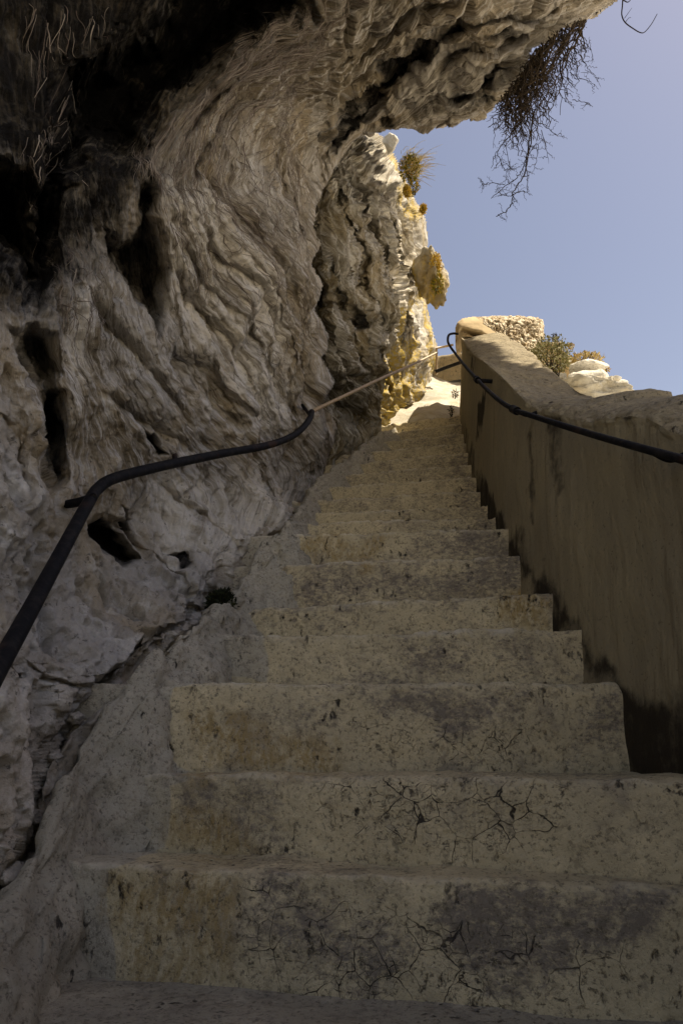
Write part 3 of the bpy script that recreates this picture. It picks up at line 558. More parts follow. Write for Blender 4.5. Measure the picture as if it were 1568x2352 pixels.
CAVB = [([(742, 560), (765, 600), (775, 700), (760, 760), (740, 740), (735, 640)], .2, 14, .5), ([(850, 700), (875, 705), (872, 745), (850, 750)], .3, 8, .9), ([(880, 800), (915, 800), (905, 830), (880, 835)], .3, 7, .8), ([(720, 900), (750, 950), (740, 1010), (722, 980)], .2, 9, .6),
        ([(820, 940), (850, 930), (880, 980), (850, 1000), (825, 980)], .15, 9, .5)]
def dispB(X, Y, p, T, S):
    wv = fbm(p*1.3, 3); lit = sst(850, 960, X)
    T = T+.05*fbm(p*3+11, 3); r1 = -ridged(v3(T*2.2+wv*.9, S*.9+.4*T, 3.), 2); r2 = -ridged(v3(T*5.5+wv*1.6, S*1.8, 8.), 3); r3 = fbm(v3(T*15+wv*3, S*5., 1.), 3)
    return .09*fbm(p*1.6+3, 3)+.11*r1+.055*r2+.02*r3+.03*fbm(p*7, 4)+.012*fbm(p*24, 3)
def lich_sunB(X, Y, p, T, S):
    return np.clip((.36*sst(890, 950, X)*sst(330, 420, Y)+.30*sst(880, 930, X)*sst(560, 800, Y)+.45*sst(870, 910, X)*sst(780, 900, Y)*sst(1010, 960, X)+.55*sst(30, 5, np.abs(X-930-.35*(Y-400)))*sst(330, 360, Y)*sst(520, 470, Y))*(.5+.9*np.clip(fbm(p*2.5+7, 3)+.5, 0, 1)), 0, 1)  # lichen, strengthened at the edge to colour in golden sunlight as well
xs = axis((640, 1020, 1.9)); ys = axis((265, 1255, 1.9))
cliff2, lookB = patch('far_cliff', BP, CB, xs, ys, MAT['cliff2'], dispB, CAVB, (60, 1.7), lambda pos, ray: ray*.9+np.array([-.25, .1, 0]), 3., {'lich': lich_sunB, 'tone': TB}, warpm=.6)
tag(cliff2, 'ribbed far cliff buttress at the stair top with sunlit yellow-lichened edge', None, None, 'structure')
# lichened nub bulging from its edge
def lump(name, c, r, mat, seed=0, sub=5, amp=.25, fr=2., flat=0., parent=None, attrs=True, sc=(1, 1, 1), q=0.):
    import bmesh
    bm = bmesh.new(); bmesh.ops.create_icosphere(bm, subdivisions=sub, radius=1.); V = np.array([v.co[:] for v in bm.verts]); Ft = np.array([[v.index for v in f.verts] for f in bm.faces]); bm.free()
    rs = np.random.default_rng(seed)
    for k in range(int(flat)):   # planar facets
        nn = rs.normal(size=3); nn /= np.linalg.norm(nn); t = rs.uniform(.58, .82); dd = V@nn; V = V-np.where(dd > t, (dd-t), 0)[:, None]*nn
    if q: V = np.sign(V)*np.abs(V)**(1-q)
    V = V*(1+amp*fbm(V*fr+seed*3.7, 4))[:, None]+.25*amp*fbm(V*fr*5+seed, 3)[:, None]*V
    V = V*np.array(sc)*r; o = mesh_np(name, V, Ft, mat, parent, {'flow': V, 'shade_paint': np.zeros(len(V)), 'fw': np.full(len(V), .0), 'lich': np.full(len(V), .55)}); o.location = c; return o
nb = P(990, 640, 7.7)
tag(lump('rock_nub', nb, .32, MAT['cliff2'], 3, 5, .30, 1.8, 8, sc=(.62, .9, 1.1)), 'yellow-lichened knob of rock jutting from the far cliff edge against the sky', 'rock')
tag(lump('boulder', P(896, 332, 7.4), .13, MAT['stone'], 5, 5, .16, 1.6, 8, sc=(.75, .8, .8)), 'white sunlit boulder perched at the far cliff top under the overhang', 'boulder')

# ------------------------------------------------------------------ parapet wall on the right
plan = [np.array([.74, -3.]), np.array([.76, .8]), np.array([.765, 1.5])]+[np.array(s[2]) for s in ST[2:]]+[np.array([1.035, 5.6]), np.array([1.10, 5.80])]
plan = np.array([[max(a[0], .0), a[1]] for a in plan])
# gentle smoothing of plan
pc = plan.copy()
for _ in range(2): pc[1:-1] = .5*pc[1:-1]+.25*(pc[:-2]+pc[2:])
def planX(Y): return np.interp(Y, pc[:, 1], pc[:, 0])
def on_wall(x, y, off=0.):
    t = np.linspace(.6, 9, 4000); p = P(np.full(4000, x), np.full(4000, y), t); d = p[:, 0]-(planX(p[:, 1])+off)
    k = np.where((d[1:] > 0) & (d[:-1] <= 0))[0]
    return p[k[0]] if len(k) else p[-1]
LIP = [(1700, 1010), (1568, 978), (1516, 963), (1497, 938), (1430, 936), (1340, 952), (1280, 935), (1220, 920), (1160, 862), (1107, 820), (1074, 794), (1057, 762)]
LEAN = .095
lip = np.array([on_wall(*q, off=LEAN) for q in LIP]); print('LIP', lip.round(2).tolist())
OUT = [(1560, 903), (1505, 899), (1440, 911), (1389, 917), (1355, 911), (1317, 892), (1272, 858), (1224, 815), (1190, 790), (1150, 765)]
TH = .36
outp = np.array([on_wall(*q, off=TH+LEAN) for q in OUT]); print('OUT', outp.round(2).tolist())
lo = lip[np.argsort(lip[:, 1])]; oo = outp[np.argsort(outp[:, 1])]
Ys = np.concatenate([np.linspace(-.7, .9, 40), np.linspace(.95, 5.6, 620), np.linspace(5.61, 5.80, 24)]); n = len(Ys)
bx = planX(Ys); zl = np.interp(Ys, lo[:, 1], lo[:, 2]); zo = np.interp(Ys, oo[:, 1], oo[:, 2])
kk = np.exp(-.5*(np.arange(-12, 13)/5.)**2); kk /= kk.sum()
sm = lambda a: np.convolve(np.pad(a, 12, 'edge'), kk, 'valid')
zl = sm(zl); zo = sm(zo)
zb = np.interp(Ys, [-3, .9]+nosY+[9], [-.2, -.2]+[z-.3 for z in nosZ]+[3.1])
zo = np.where(Ys < oo[0, 1]+.05, zl+(.06), zo)
print('zl', zl[::60].round(2), 'zo', zo[::60].round(2))
cols = []; tagc = []
for t in np.linspace(0, 1, 210): cols.append(np.c_[bx+LEAN*t, Ys, zb+(zl-.03-zb)*t]); tagc.append(0)
for t in np.linspace(0, 1, 60)[1:]:
    a = math.sin(t*math.pi/2)
    cols.append(np.c_[bx+LEAN+TH*(t**1.25), Ys, zl-.03+(.03+(zo-zl))*math.sin(min(1, t*1.15)*math.pi/2)**.9]); tagc.append(1)
for t in np.linspace(0, 1, 10)[1:]: cols.append(np.c_[bx+LEAN+.03+TH+.05*t, Ys, zo-1.6*t]); tagc.append(2)
G = np.stack(cols, 1)
# rounded far end: shift points beyond Y=5.6 to the right
e = np.clip((G[..., 1]-5.60)/.20, 0, 1); G[..., 0] += .12*e**2*np.where(np.array(tagc)[None] == 0, 1, .6)
nrm = gnormal(G)
if nrm[300, 100, 0] > 0: nrm = -nrm
tc = np.array(tagc); v0 = int((tc == 0).sum())
h = .012*fbm(G*2.2, 3)+.003*fbm(G*np.array([9, 9, 2.])*2, 3)
cop = np.zeros(G.shape[:2]); cop[:, v0-4:] = 1
near = sst(3.6, 2.6, G[..., 1])
h = h+cop*(.011*fbm(G*4, 3)+.005*fbm(G*20, 3))
lipm = np.exp(-((np.arange(G.shape[1])-(v0+2))/7.)**2)[None]
h = h+lipm*(.002+near*(.010*fbm(G*7+4, 3)-.010*sst(.05, .3, fbm(G*16, 3))))
G = G+nrm*h[..., None]
WST = [([(1180, 1240), (1250, 1330), (1300, 1400), (1340, 1470), (1420, 1560), (1568, 1600), (1800, 1620), (1800, 1900), (1400, 1900), (1410, 1700), (1400, 1570), (1310, 1560), (1300, 1450), (1230, 1440), (1220, 1370), (1170, 1300), (1150, 1230)], .95),
       ([(1100, 1080), (1140, 1150), (1200, 1300), (1150, 1300), (1090, 1150)], .9), ([(1108, 896), (1112, 920), (1106, 970), (1099, 1010), (1094, 960), (1097, 930)], 1.4), ([(1083, 815), (1087, 815), (1087, 855), (1083, 850)], 1.2),  # last two: a narrow dark sliver and a thin dark line
       ([(1215, 960), (1222, 960), (1224, 1200), (1216, 1200)], .75), ([(1250, 950), (1290, 950), (1300, 1130), (1270, 1150)], .5), ([(1340, 955), (1500, 940), (1500, 952), (1350, 972)], .9), ([(1060, 960), (1090, 1040), (1120, 1160), (1090, 1150), (1060, 1030)], .6)]
WO = [([(1035, 740), (1062, 740), (1056, 800), (1052, 960), (1035, 960)], .8)]  # warm sunlit glow along the wall's far edge, painted in
par = tag(empty('parapet_wall', (.8, 1.3, 0)), 'curving plastered parapet wall stained dark at its foot, right of the stairs', 'wall')
def wpart(name, sl, mat, lab, st):
    g = G[:, sl]; V = g.reshape(-1, 3); a = {'stain': np.maximum(field(V, st[1:], 10, 12), field(V, st[:1], 55, 40)), 'ochre': field(V, WO, 6, 3), 'crack': np.zeros(len(V))}
    o = adopt(mesh_np(name, V, grid_faces(*g.shape[:2]), mat, None, a), par); tag(o, lab); return o
wpart('wall_face', slice(0, v0), MAT['wall'], 'olive-brown rendered inner face with vertical drip stains', WST)
wpart('coping', slice(v0-1, G.shape[1]), MAT['coping'], 'smooth grey rounded coping sloping up with the stairs', [([(1430, 910), (1568, 920), (1568, 970), (1500, 930), (1340, 950), (1340, 920)], .55)])
# end cap at the far turn
cap = G[-1]; V2 = np.stack([cap+np.array([.0, 0, 0]), cap*np.array([1, 1, 1])+np.array([.30, .08, 0]), cap+np.array([.9, .1, -.0])], 0); V = V2.reshape(-1, 3)
z0 = {'stain': np.zeros(len(V)), 'ochre': np.ones(len(V)), 'crack': np.zeros(len(V))}
adopt(mesh_np('end_face', V, grid_faces(*V2.shape[:2]), MAT['wall'], None, z0), par)
# sunlit head of the wall: plaster roll and exposed rubble
HP = [(1044, 792), (1044, 752), (1049, 740), (1060, 731), (1081, 727), (1137, 725), (1190, 725), (1236, 728), (1246, 733), (1248, 745), (1247, 776), (1232, 800), (1225, 818), (1262, 852), (1290, 880), (1270, 880), (1220, 835), (1160, 800), (1100, 770), (1062, 762)]
zt = 6.45
HC = [(1044, 752, 6.55), (1044, 792, 6.5), (1137, 727, 6.75), (1246, 733, 6.8), (1247, 776, 6.6), (1225, 818, 6.1), (1290, 880, 5.1), (1160, 800, 6.2), (1100, 770, 6.4), (1180, 760, 6.55), (1262, 852, 5.5)]
def dispH(X, Y, p, T, S):
    rub = sst(0, 8, X-(1109+(Y-735)*.98))
    w = np.abs(perlin(p*np.array([9, 9, 12.])))
    w2 = np.abs(perlin(p*np.array([22., 22, 26])+5))
    return .012*fbm(p*4, 3)+rub*(.06*np.minimum(w*3.2, .8)+.03*np.minimum(w2*3, .8)-.05)
xs = axis((1036, 1296, 1.5)); ys = axis((718, 890, 1.5))
def headmat():
    m = M('wall_head', .92, .12); o = m.obj; n = m.noise(m.warp(o, 6, .06), 17, 6, .7); f = m.noise(o, 70, 5, .7); v = m.vor(m.warp(o, 9, .05), 15)
    rub = m.mix(m.ramp(n, .35, .62), (.38, .29, .17), (.66, .60, .48)); rub = m.mix(m.math('MULTIPLY', m.ramp(v, .12, .03), .75), rub, (.16, .10, .045)); rub = m.mix(m.math('MULTIPLY', m.ramp(f, .42, .32), .8), rub, (.14, .085, .03))
    pl = m.mix(m.ramp(n, .3, .7), (.50, .39, .24), (.42, .33, .2))
    c = m.mix(m.attr('lich'), pl, rub); m.addbump(m.math('MULTIPLY', m.math('ADD', n, m.math('MINIMUM', m.math('MULTIPLY', v, 3.), .6)), m.attr('lich')), .03, .8); return m.color(c)
head, _ = patch('wall_head', HP, HC, xs, ys, headmat(), dispH, (), (14, .25), (0, .15, -.1), .8, {'lich': lambda X, Y, p, T, S: sst(-2, 3, X-(1109+(Y-735)*.98)+14*fbm(p*9, 3))}, warpm=0)
adopt(head, par); head.name = 'rubble_top'; tag(head, 'sunlit broken end of the wall with exposed rubble and a tan plaster roll')

# ------------------------------------------------------------------ handrails
def rail_px(L, n=10): return catmull([P(x, y, z) for x, y, z in L], n)
LR = [(-140, 1790, .85), (-60, 1640, 1.0), (0, 1528, 1.16), (60, 1420, 1.33), (130, 1290, 1.57), (205, 1152, 1.92), (228, 1120, 2.02), (262, 1099, 2.1), (340, 1078, 2.3), (430, 1058, 2.58), (520, 1040, 2.88), (610, 1024, 3.22), (665, 1005, 3.48), (695, 983, 3.68), (712, 960, 3.9), (716, 946, 4.0)]
LR2 = [(716, 946, 4.0), (735, 936, 4.1), (800, 905, 4.5), (880, 867, 5.25), (950, 836, 6.1), (1003, 810, 6.8)]
lr = tag(empty('handrail', P(228, 1120, 2.02)), 'bent black iron handrail running up the cliff on the left of the stairs', 'handrail')
def tube_obj(name, pts, r, mat, root, sides=14):
    V, Fq = tube(pts, r, sides); V, Fq, e = capped(V, Fq, sides)
    me = bpy.data.meshes.new(name); me.from_pydata(V.tolist(), [], Fq.tolist()+[list(x[:3]) for x in e.tolist()]); me.materials.append(mat)
    for p_ in me.polygons: p_.use_smooth = True
    o = bpy.data.objects.new(name, me); C.objects.link(o); return adopt(o, root)
tube_obj('rail', rail_px(LR), .0175, MAT['iron'], lr)
tag(tube_obj('rail', rail_px(LR2), np.linspace(.0115, .0115, (len(LR2)-1)*10+1), MAT['iron2'], lr), 'farther straight length of rail, its golden sunlight painted on')
def disc(c, nrm, r, th, mat, name, root):
    nrm = np.array(nrm, float); nrm /= np.linalg.norm(nrm); return tube_obj(name, [c, c+nrm*th*.9, c+nrm*th], np.array([r, r, r*.9]), mat, root, 18)
def bracket(root, pr, pw, r=.009, bend=None):
    pts = catmull([pr, (pr+pw)/2+(bend if bend is not None else np.array([0, 0, -.02])), pw], 8)
    b = tube_obj('bracket', pts, r, MAT['iron'], root); return b
bracket(lr, P(215, 1143, 1.92), P(138, 1160, 2.04), .013, np.array([0, 0, -.004]))
bracket(lr, P(712, 955, 4.02), P(700, 940, 4.45), .010, np.array([-.03, 0, .05])); bracket(lr, P(408, 1060, 2.52), P(400, 1030, 2.95), .010)
bracket(lr, P(905, 857, 6.6), P(890, 845, 7.0), .012)
# right rail, just off the wall face
RRp = [(1720, 1105), (1568, 1056), (1470, 1029), (1380, 1004), (1290, 977), (1215, 953), (1180, 941), (1140, 915), (1097, 874), (1065, 838), (1045, 812)]
RR = [on_wall(x, y, .0) for x, y in RRp]
last = proj(RR[-1])[2]
RR = [RR[0]+(RR[0]-RR[1])*2.6+np.array([0, 0, .1])]+RR
RR += [P(1034, 797, last+.15), P(1028, 784, last+.25), P(1030, 770, last+.33), P(1040, 766, last+.36), P(1052, 767, last+.36)]
rr = tag(empty('handrail', RR[6]), 'slim black iron handrail fixed to the inner face of the parapet on the right', 'handrail')
rl = catmull(RR, 10); tube_obj('rail', rl, .0105, MAT['iron'], rr)
pb = on_wall(1097, 874, .0); bracket(rr, pb, pb+np.array([.16, .02, .0]), .012, np.array([0, 0, 0])); 
cl = on_wall(1180, 941, .0); k = int(np.argmin(np.linalg.norm(rl-cl, axis=1))); tube_obj('clamp', rl[k-2:k+2], .017, MAT['iron'], rr); bracket(rr, cl, cl+np.array([.1, 0, -.01]), .008)
k = int(np.argmin(np.linalg.norm(rl-pb, axis=1))); tube_obj('clamp', rl[k:k+2], .019, MAT['iron'], rr)
for x, y in ((1490, 1034),):
    q = on_wall(x, y, 0.); bracket(rr, q, q+np.array([.09, 0, -.01]), .008)

# ------------------------------------------------------------------ terrain beyond the stair top, ground, sea-level sheet
gx = np.linspace(-6, 14, 240); gy = np.linspace(0, 1, 240)
X, Yt = np.meshgrid(gx, gy, indexing='ij'); Yw = 5.75+Yt*12
G = v3(X, Yw, 0.); s = Yw-5.75
G[..., 2] = 3.20+np.clip(s, 0, 2.3)*.86+np.clip(s-2.3, 0, 20)*.04-np.clip(X-1.7-.1*s, 0, 9)*1.6+.12*fbm(G*1.5, 4)*sst(0, .5, s)+.03*fbm(G*8, 3)
V = G.reshape(-1, 3); tag(mesh_np('upper_path', V, grid_faces(240, 240), MAT['ground']), 'sunlit pale rocky path beyond the top of the stairs', None, None, 'structure')
me_g = np.array([[-400, -400, -8], [400, -400, -8], [400, 400, -8], [-400, 400, -8]], float)
gx = np.concatenate([np.linspace(-400, -20, 20), np.linspace(-18, 30, 80), np.linspace(35, 400, 20)]); X, Y = np.meshgrid(gx, gx, indexing='ij'); G = v3(X, Y, 0.); G[..., 2] = -7.5+1.2*fbm(G*.12, 4); V = G.reshape(-1, 3)
tag(mesh_np('ground', V, grid_faces(len(gx), len(gx)), MAT['ground']), 'rocky ground far below the parapet', None, None, 'structure')
# slope of scree outside the parapet
gx = np.linspace(0, 1, 90); gy = np.linspace(-3, 9, 220); U, Y = np.meshgrid(gx, gy, indexing='ij')
x0 = np.interp(Y, pc[:, 1], pc[:, 0])+TH+.02; zt = np.interp(Y, Ys, zo)-.55
G = np.stack([x0+U*7, Y, zt-U*9-.15*np.sin(U*9)], -1); G[..., 2] += .25*fbm(G*1.2, 4)*U**.3; V = G.reshape(-1, 3)
tag(mesh_np('outer_slope', V, grid_faces(90, 220), MAT['ground']), 'steep rocky slope dropping away outside the parapet', None, None, 'structure')
# far parapet with its own rail
def box_wall(name, a, b, z0, z1, th, mat):
    a = np.array(a); b = np.array(b); n = 60; u = np.linspace(0, 1, n)[:, None]; base = a+(b-a)*u; d = (b-a)/np.linalg.norm(b-a); nn = np.array([d[1], -d[0]])
    prof = [(0, z0)]+[(0, z) for z in np.linspace(z0, z1-.04, 20)[1:]]+[(.015, z1-.01), (.05, z1), (th-.05, z1), (th, z1-.04), (th, z0)]
    cols = [np.c_[base-nn*o_, np.full(n, z)] for o_, z in prof]; G = np.stack(cols, 1); G = G+.02*np.stack([fbm(G*4, 3), fbm(G*4+9, 3), fbm(G*4+19, 3)], -1)
    V = G.reshape(-1, 3); return mesh_np(name, V, grid_faces(*G.shape[:2]), mat, None, {'stain': np.zeros(len(V)), 'ochre': np.full(len(V), .55), 'crack': np.zeros(len(V))})
q0 = P(1000, 822, 9.2); q1 = P(1120, 785, 8.9)
tag(box_wall('far_parapet', (q0[0]-.5, q0[1]+.1), (q1[0]+.3, q1[1]), q0[2]-.42, (q0[2]+q1[2])/2, .3, MAT['coping']), 'short tan parapet glimpsed between the far cliff and the wall end', 'wall')
fr = tag(empty('handrail', P(1030, 842, 8.6)), 'short dark rail bar in the gap in front of the tan far parapet', 'handrail')
tube_obj('rail', [P(1000, 853, 8.6), P(1030, 842, 8.5), P(1075, 826, 8.4)], .022, MAT['iron'], fr); tube_obj('post', [P(1075, 826, 8.4), P(1075, 850, 8.4), P(1075, 900, 8.4)], .02, MAT['iron'], fr)
fr2 = tag(empty('handrail', P(1020, 797, 8.6)), 'thin golden-brown rail stub against the sky between cliff edge and hooked rail', 'handrail')
tube_obj('rail', [P(1000, 800, 8.6), P(1020, 796, 8.6), P(1040, 792, 8.6)], .014, MAT['iron2'], fr2); tube_obj('post', [P(1002, 800, 8.6), P(1002, 830, 8.6), P(1002, 860, 8.6)], .014, MAT['iron2'], fr2)

# ------------------------------------------------------------------ boulders beyond the coping
BZ = 5.0
BL = [((1350, 846), (88, 26), 'long white slab boulder lying highest in the pile beyond the coping', 1), ((1348, 884), (84, 52), 'squared boulder with white top and shaded front beyond the coping', 2), ((1417, 890), (42, 30), 'rightmost angular white boulder in the pile beyond the coping', 3),
      ((1413, 870), (24, 14), 'small round white stone on top of the rightmost boulder', 4), ((1424, 905), (16, 14), 'tiny white stone under the rightmost boulder', 5), ((1326, 893), (34, 18), 'flat stone wedged at the lower left of the squared boulder', 6), ((1308, 876), (22, 12), 'small pale stone below the grey-green shrub', 7),
      ((1395, 908), (60, 16), 'low white stone half hidden behind the dip of the coping', 8), ((1288, 864), (26, 16), 'pale rubble stone between shrub and coping edge', 9)]
for (x, y), (w, h_), lab, sd in BL:
    w_ = w/F*BZ/2; hh = h_/F*BZ/2
    o = lump('boulder', P(x, y, BZ+.10*(sd % 2)), 1., MAT['stone'], sd+20, 5, .06, 2.2, 4 if sd in (2, 3) else 12, sc=(w_*1.1, w_*.8, hh*1.15), q=.55 if sd in (2, 3) else .2)
    tag(o, lab, 'boulder', 'boulders heaped outside the parapet')
q = P(1370, 960, BZ); G0 = lump('rubble_bank', P(1335, 925, BZ+.1), 1., MAT['ground'], 77, 5, .25, 2.2, 0, sc=(.36, .3, .13)); tag(G0, 'bank of broken pale rubble carrying the boulders and shrub', 'rubble bank')
# ------------------------------------------------------------------ plants
def leaf_cluster(name, cen, rad, N, size, mat, seed, up=.3, elong=2.2):
    rs = np.random.default_rng(seed); V = []; Fq = []; R = []
    c = np.array(cen)
    for k in range(N):
        d = rs.normal(size=3); d /= np.linalg.norm(d); rr_ = rs.uniform(.35, 1.)**.5
        p = d*rr_*np.array(rad); p = p*(1+.35*float(perlin(d*1.9+seed)))
        a = d*.8+rs.normal(size=3)*.6+np.array([0, 0, up]); a /= np.linalg.norm(a); b = np.cross(a, rs.normal(size=3)); b /= np.linalg.norm(b); s = size*rs.uniform(.5, 1.4)
        i = len(V); V += [p-b*s*.3, p+a*s*elong*.5-b*s*.5, p+a*s*elong, p+a*s*elong*.5+b*s*.5]; Fq.append([i, i+1, i+2, i+3]); R += [rs.uniform()]*4
    return np.array(V), np.array(Fq), np.array(R)
def plant(name, c, rad, N, size, mat, seed, label, cat, group=None, stems=10, up=.3, elong=2.2):
    root = tag(empty(name, c-np.array([0, 0, rad[2]])), label, cat, group); V, Fq, R = leaf_cluster(name, c, rad, N, size, mat, seed, up, elong)
    o = mesh_np('foliage', V+c, Fq, mat, None, {'rnd': R}, False); adopt(o, root)
    s = Soup(); rs = np.random.default_rng(seed+1)
    for k in range(stems):
        d = rs.normal(size=3); d[2] = abs(d[2])+.3; d /= np.linalg.norm(d); e_ = c+d*np.array(rad)*rs.uniform(.8, 1.15); b0 = c-np.array([0, 0, rad[2]])+rs.normal(size=3)*np.array(rad)*.15
        pts = catmull([b0, (b0+e_)/2+rs.normal(size=3)*.12*np.array(rad), e_], 4); V, Fq = tube(pts, np.linspace(.004, .0015, len(pts)), 4); s.add(V, Fq, rs.uniform())
    adopt(s.build('stems', MAT['twig']), root); return root
plant('shrub', P(1262, 822, 5.15), (.155, .15, .155), 2600, .010, MAT['sage'], 11, 'dense grey-green shrub growing behind the coping beside the broken wall end', 'shrub', None, 26)
plant('dry_grass_tuft', P(1345, 828, 5.2), (.125, .08, .045), 900, .009, MAT['straw'], 12, 'straw-coloured low tuft on top of the long white slab boulder', 'grass tuft', None, 10, .6, 3.)
for (x, y, r_, lab, sd) in ((1310, 795, .022, 'small orange flower head at the right rim of the grey-green shrub', 13), (1391, 847, .026, 'yellow-orange flower head at the right end of the long slab', 14)):
    plant('flower', P(x, y, 5.1), (r_, r_, r_*.8), 160, .006, MAT['yellow'], sd, lab, 'flower', None, 4)
plant('flower', P(1273, 775, 5.15), (.018, .018, .035), 90, .006, MAT['twig'], 15, 'withered brown flower stalk standing above the shrub', 'flower', None, 3)
plant('weed', P(1395, 882, 5.2), (.04, .04, .06), 380, .008, MAT['moss'], 16, 'green weed in the gap between the two biggest boulders', 'weed', None, 6)
plant('weed', P(1232, 815, 5.3), (.05, .05, .05), 400, .008, MAT['moss'], 19, 'yellowish weed at the foot of the rubble wall end', 'weed', None, 6)
plant('weed', P(507, 1388, 2.58), (.05, .05, .053), 1500, .008, MAT['weed'], 17, 'round dark tuft of weed in the joint between cliff and fifth step', 'weed', None, 8)
# far cliff tuft with plumes
tf = P(940, 385, 7.25)
r0 = plant('grass_tuft', tf, (.10, .12, .14), 600, .015, MAT['moss'], 18, 'yellow-green grass tuft with pale plumes sprouting from the far cliff top', 'grass tuft', None, 6)
s = Soup(); rs = np.random.default_rng(5)
for k in range(260):
    b0 = tf+rs.normal(size=3)*np.array([.06, .05, .07]); e_ = b0+np.array([rs.uniform(-.02, .30), rs.uniform(-.1, .1), rs.uniform(-.06, .22)])*rs.uniform(.4, 1); pts = catmull([b0, (b0+e_)/2+np.array([0, 0, .03]), e_], 4)
    V, Fq = tube(pts, np.linspace(.003, .001, len(pts)), 3); s.add(V, Fq, rs.uniform())
adopt(s.build('plumes', MAT['straw']), r0)
for i, (x, y, z, r_, mt, lab) in enumerate([(955, 425, 7.3, .09, 'moss', 'mossy cushion plant just below the grass tuft on the far cliff edge'), (940, 440, 7.1, .05, 'yellow', 'orange-yellow cushion plant left of the mossy one on the far cliff edge'), (977, 480, 7.6, .04, 'yellow', 'lowest small yellow cushion plant on the sunlit far cliff edge'),
                                        (1006, 604, 7.45, .09, 'yellow', 'yellow cushion plant on top of the lichened rock knob'), (1010, 650, 7.4, .10, 'moss', 'dark mossy cushion on the front of the lichened rock knob')]):
    plant('cushion_plant', P(x-6, y, z), (r_*.6, r_*.8, r_*1.25), 500, .012, MAT[mt], 40+i, lab, 'cushion plant', 'cushion plants on the far cliff', 4)
# small weeds at the very top of the stairs
plant('weed', P(1036, 945, 6.9), (.02, .02, .07), 60, .010, MAT['weed'], 61, 'tiny dark weed standing at the right end of the top step', 'weed', None, 4)
plant('weed', P(1045, 905, 7.4), (.03, .03, .04), 60, .012, MAT['twig'], 62, 'small reddish dead weed on the bright ground beyond the stairs', 'weed', None, 4)

# hanging shrub under the lip of the overhang
HS = [(1200, 130), (1290, 70), (1345, 50), (1350, 105), (1325, 210), (1290, 262), (1270, 290), (1235, 315), (1205, 335), (1195, 370), (1150, 330), (1128, 300), (1140, 240), (1190, 205)]
root = tag(empty('hanging_shrub', P(1300, 75, 4.2)), 'leafless tangled dark shrub hanging from the overhang lip against the sky', 'shrub')
s = Soup(); rs = np.random.default_rng(21)
def strand(x0, y0, x1, y1, z0, wob, r0_, r1_, n=16, br=.25, depth=0):
    t = np.linspace(0, 1, n); dx, dy = x1-x0, y1-y0; L = math.hypot(dx, dy)+1e-6
    off = np.cumsum(rs.normal(size=n))*wob; off -= off[0]; zo_ = np.cumsum(rs.normal(size=n))*.016
    zig = wob*1.3*np.where(np.arange(n) % 2 == 0, 1, -1)*rs.uniform(.2, 1, n); zig[0] = 0
    x = x0+dx*t-(dy/L)*(off+zig); y = y0+dy*t+(dx/L)*(off+zig)
    pts = np.stack([P(x[i], y[i], z0+zo_[i]) for i in range(n)]); V, Fq = tube(pts, np.linspace(r0_, r1_, n), 4); s.add(V, Fq, rs.uniform())
    if depth < 2:
        for i in range(2, n-1):
            if rs.uniform() < br:
                a = math.atan2(dy, dx)+rs.choice([-1, 1])*rs.uniform(.5, 1.1); l = L*rs.uniform(.08, .22); strand(x[i], y[i], x[i]+l*math.cos(a), y[i]+l*math.sin(a), z0+zo_[i], wob*.6, r1_*1.1, r1_*.5, 7, br*.6, depth+1)
att = np.array([(1150, 228), (1185, 200), (1203, 172), (1215, 150), (1225, 125), (1260, 98), (1290, 72), (1320, 58), (1345, 50)])
for k in range(130):
    u = rs.uniform(0, len(att)-1.001); i = int(u); a0 = att[i]*(1-u+i)+att[i+1]*(u-i)
    for _ in range(90):
        ex, ey = rs.uniform(1120, 1350), rs.uniform(110, 370)
        if sdf(np.array([ex]), np.array([ey]), HS)[0] > 0 and ey > a0[1]+40 and ex < a0[0]+70: break
    strand(a0[0]+rs.normal()*5, a0[1]-5, ex, ey, 4.3+rs.uniform(-.25, .25), 2.6, .0046, .0020, 15, .38)
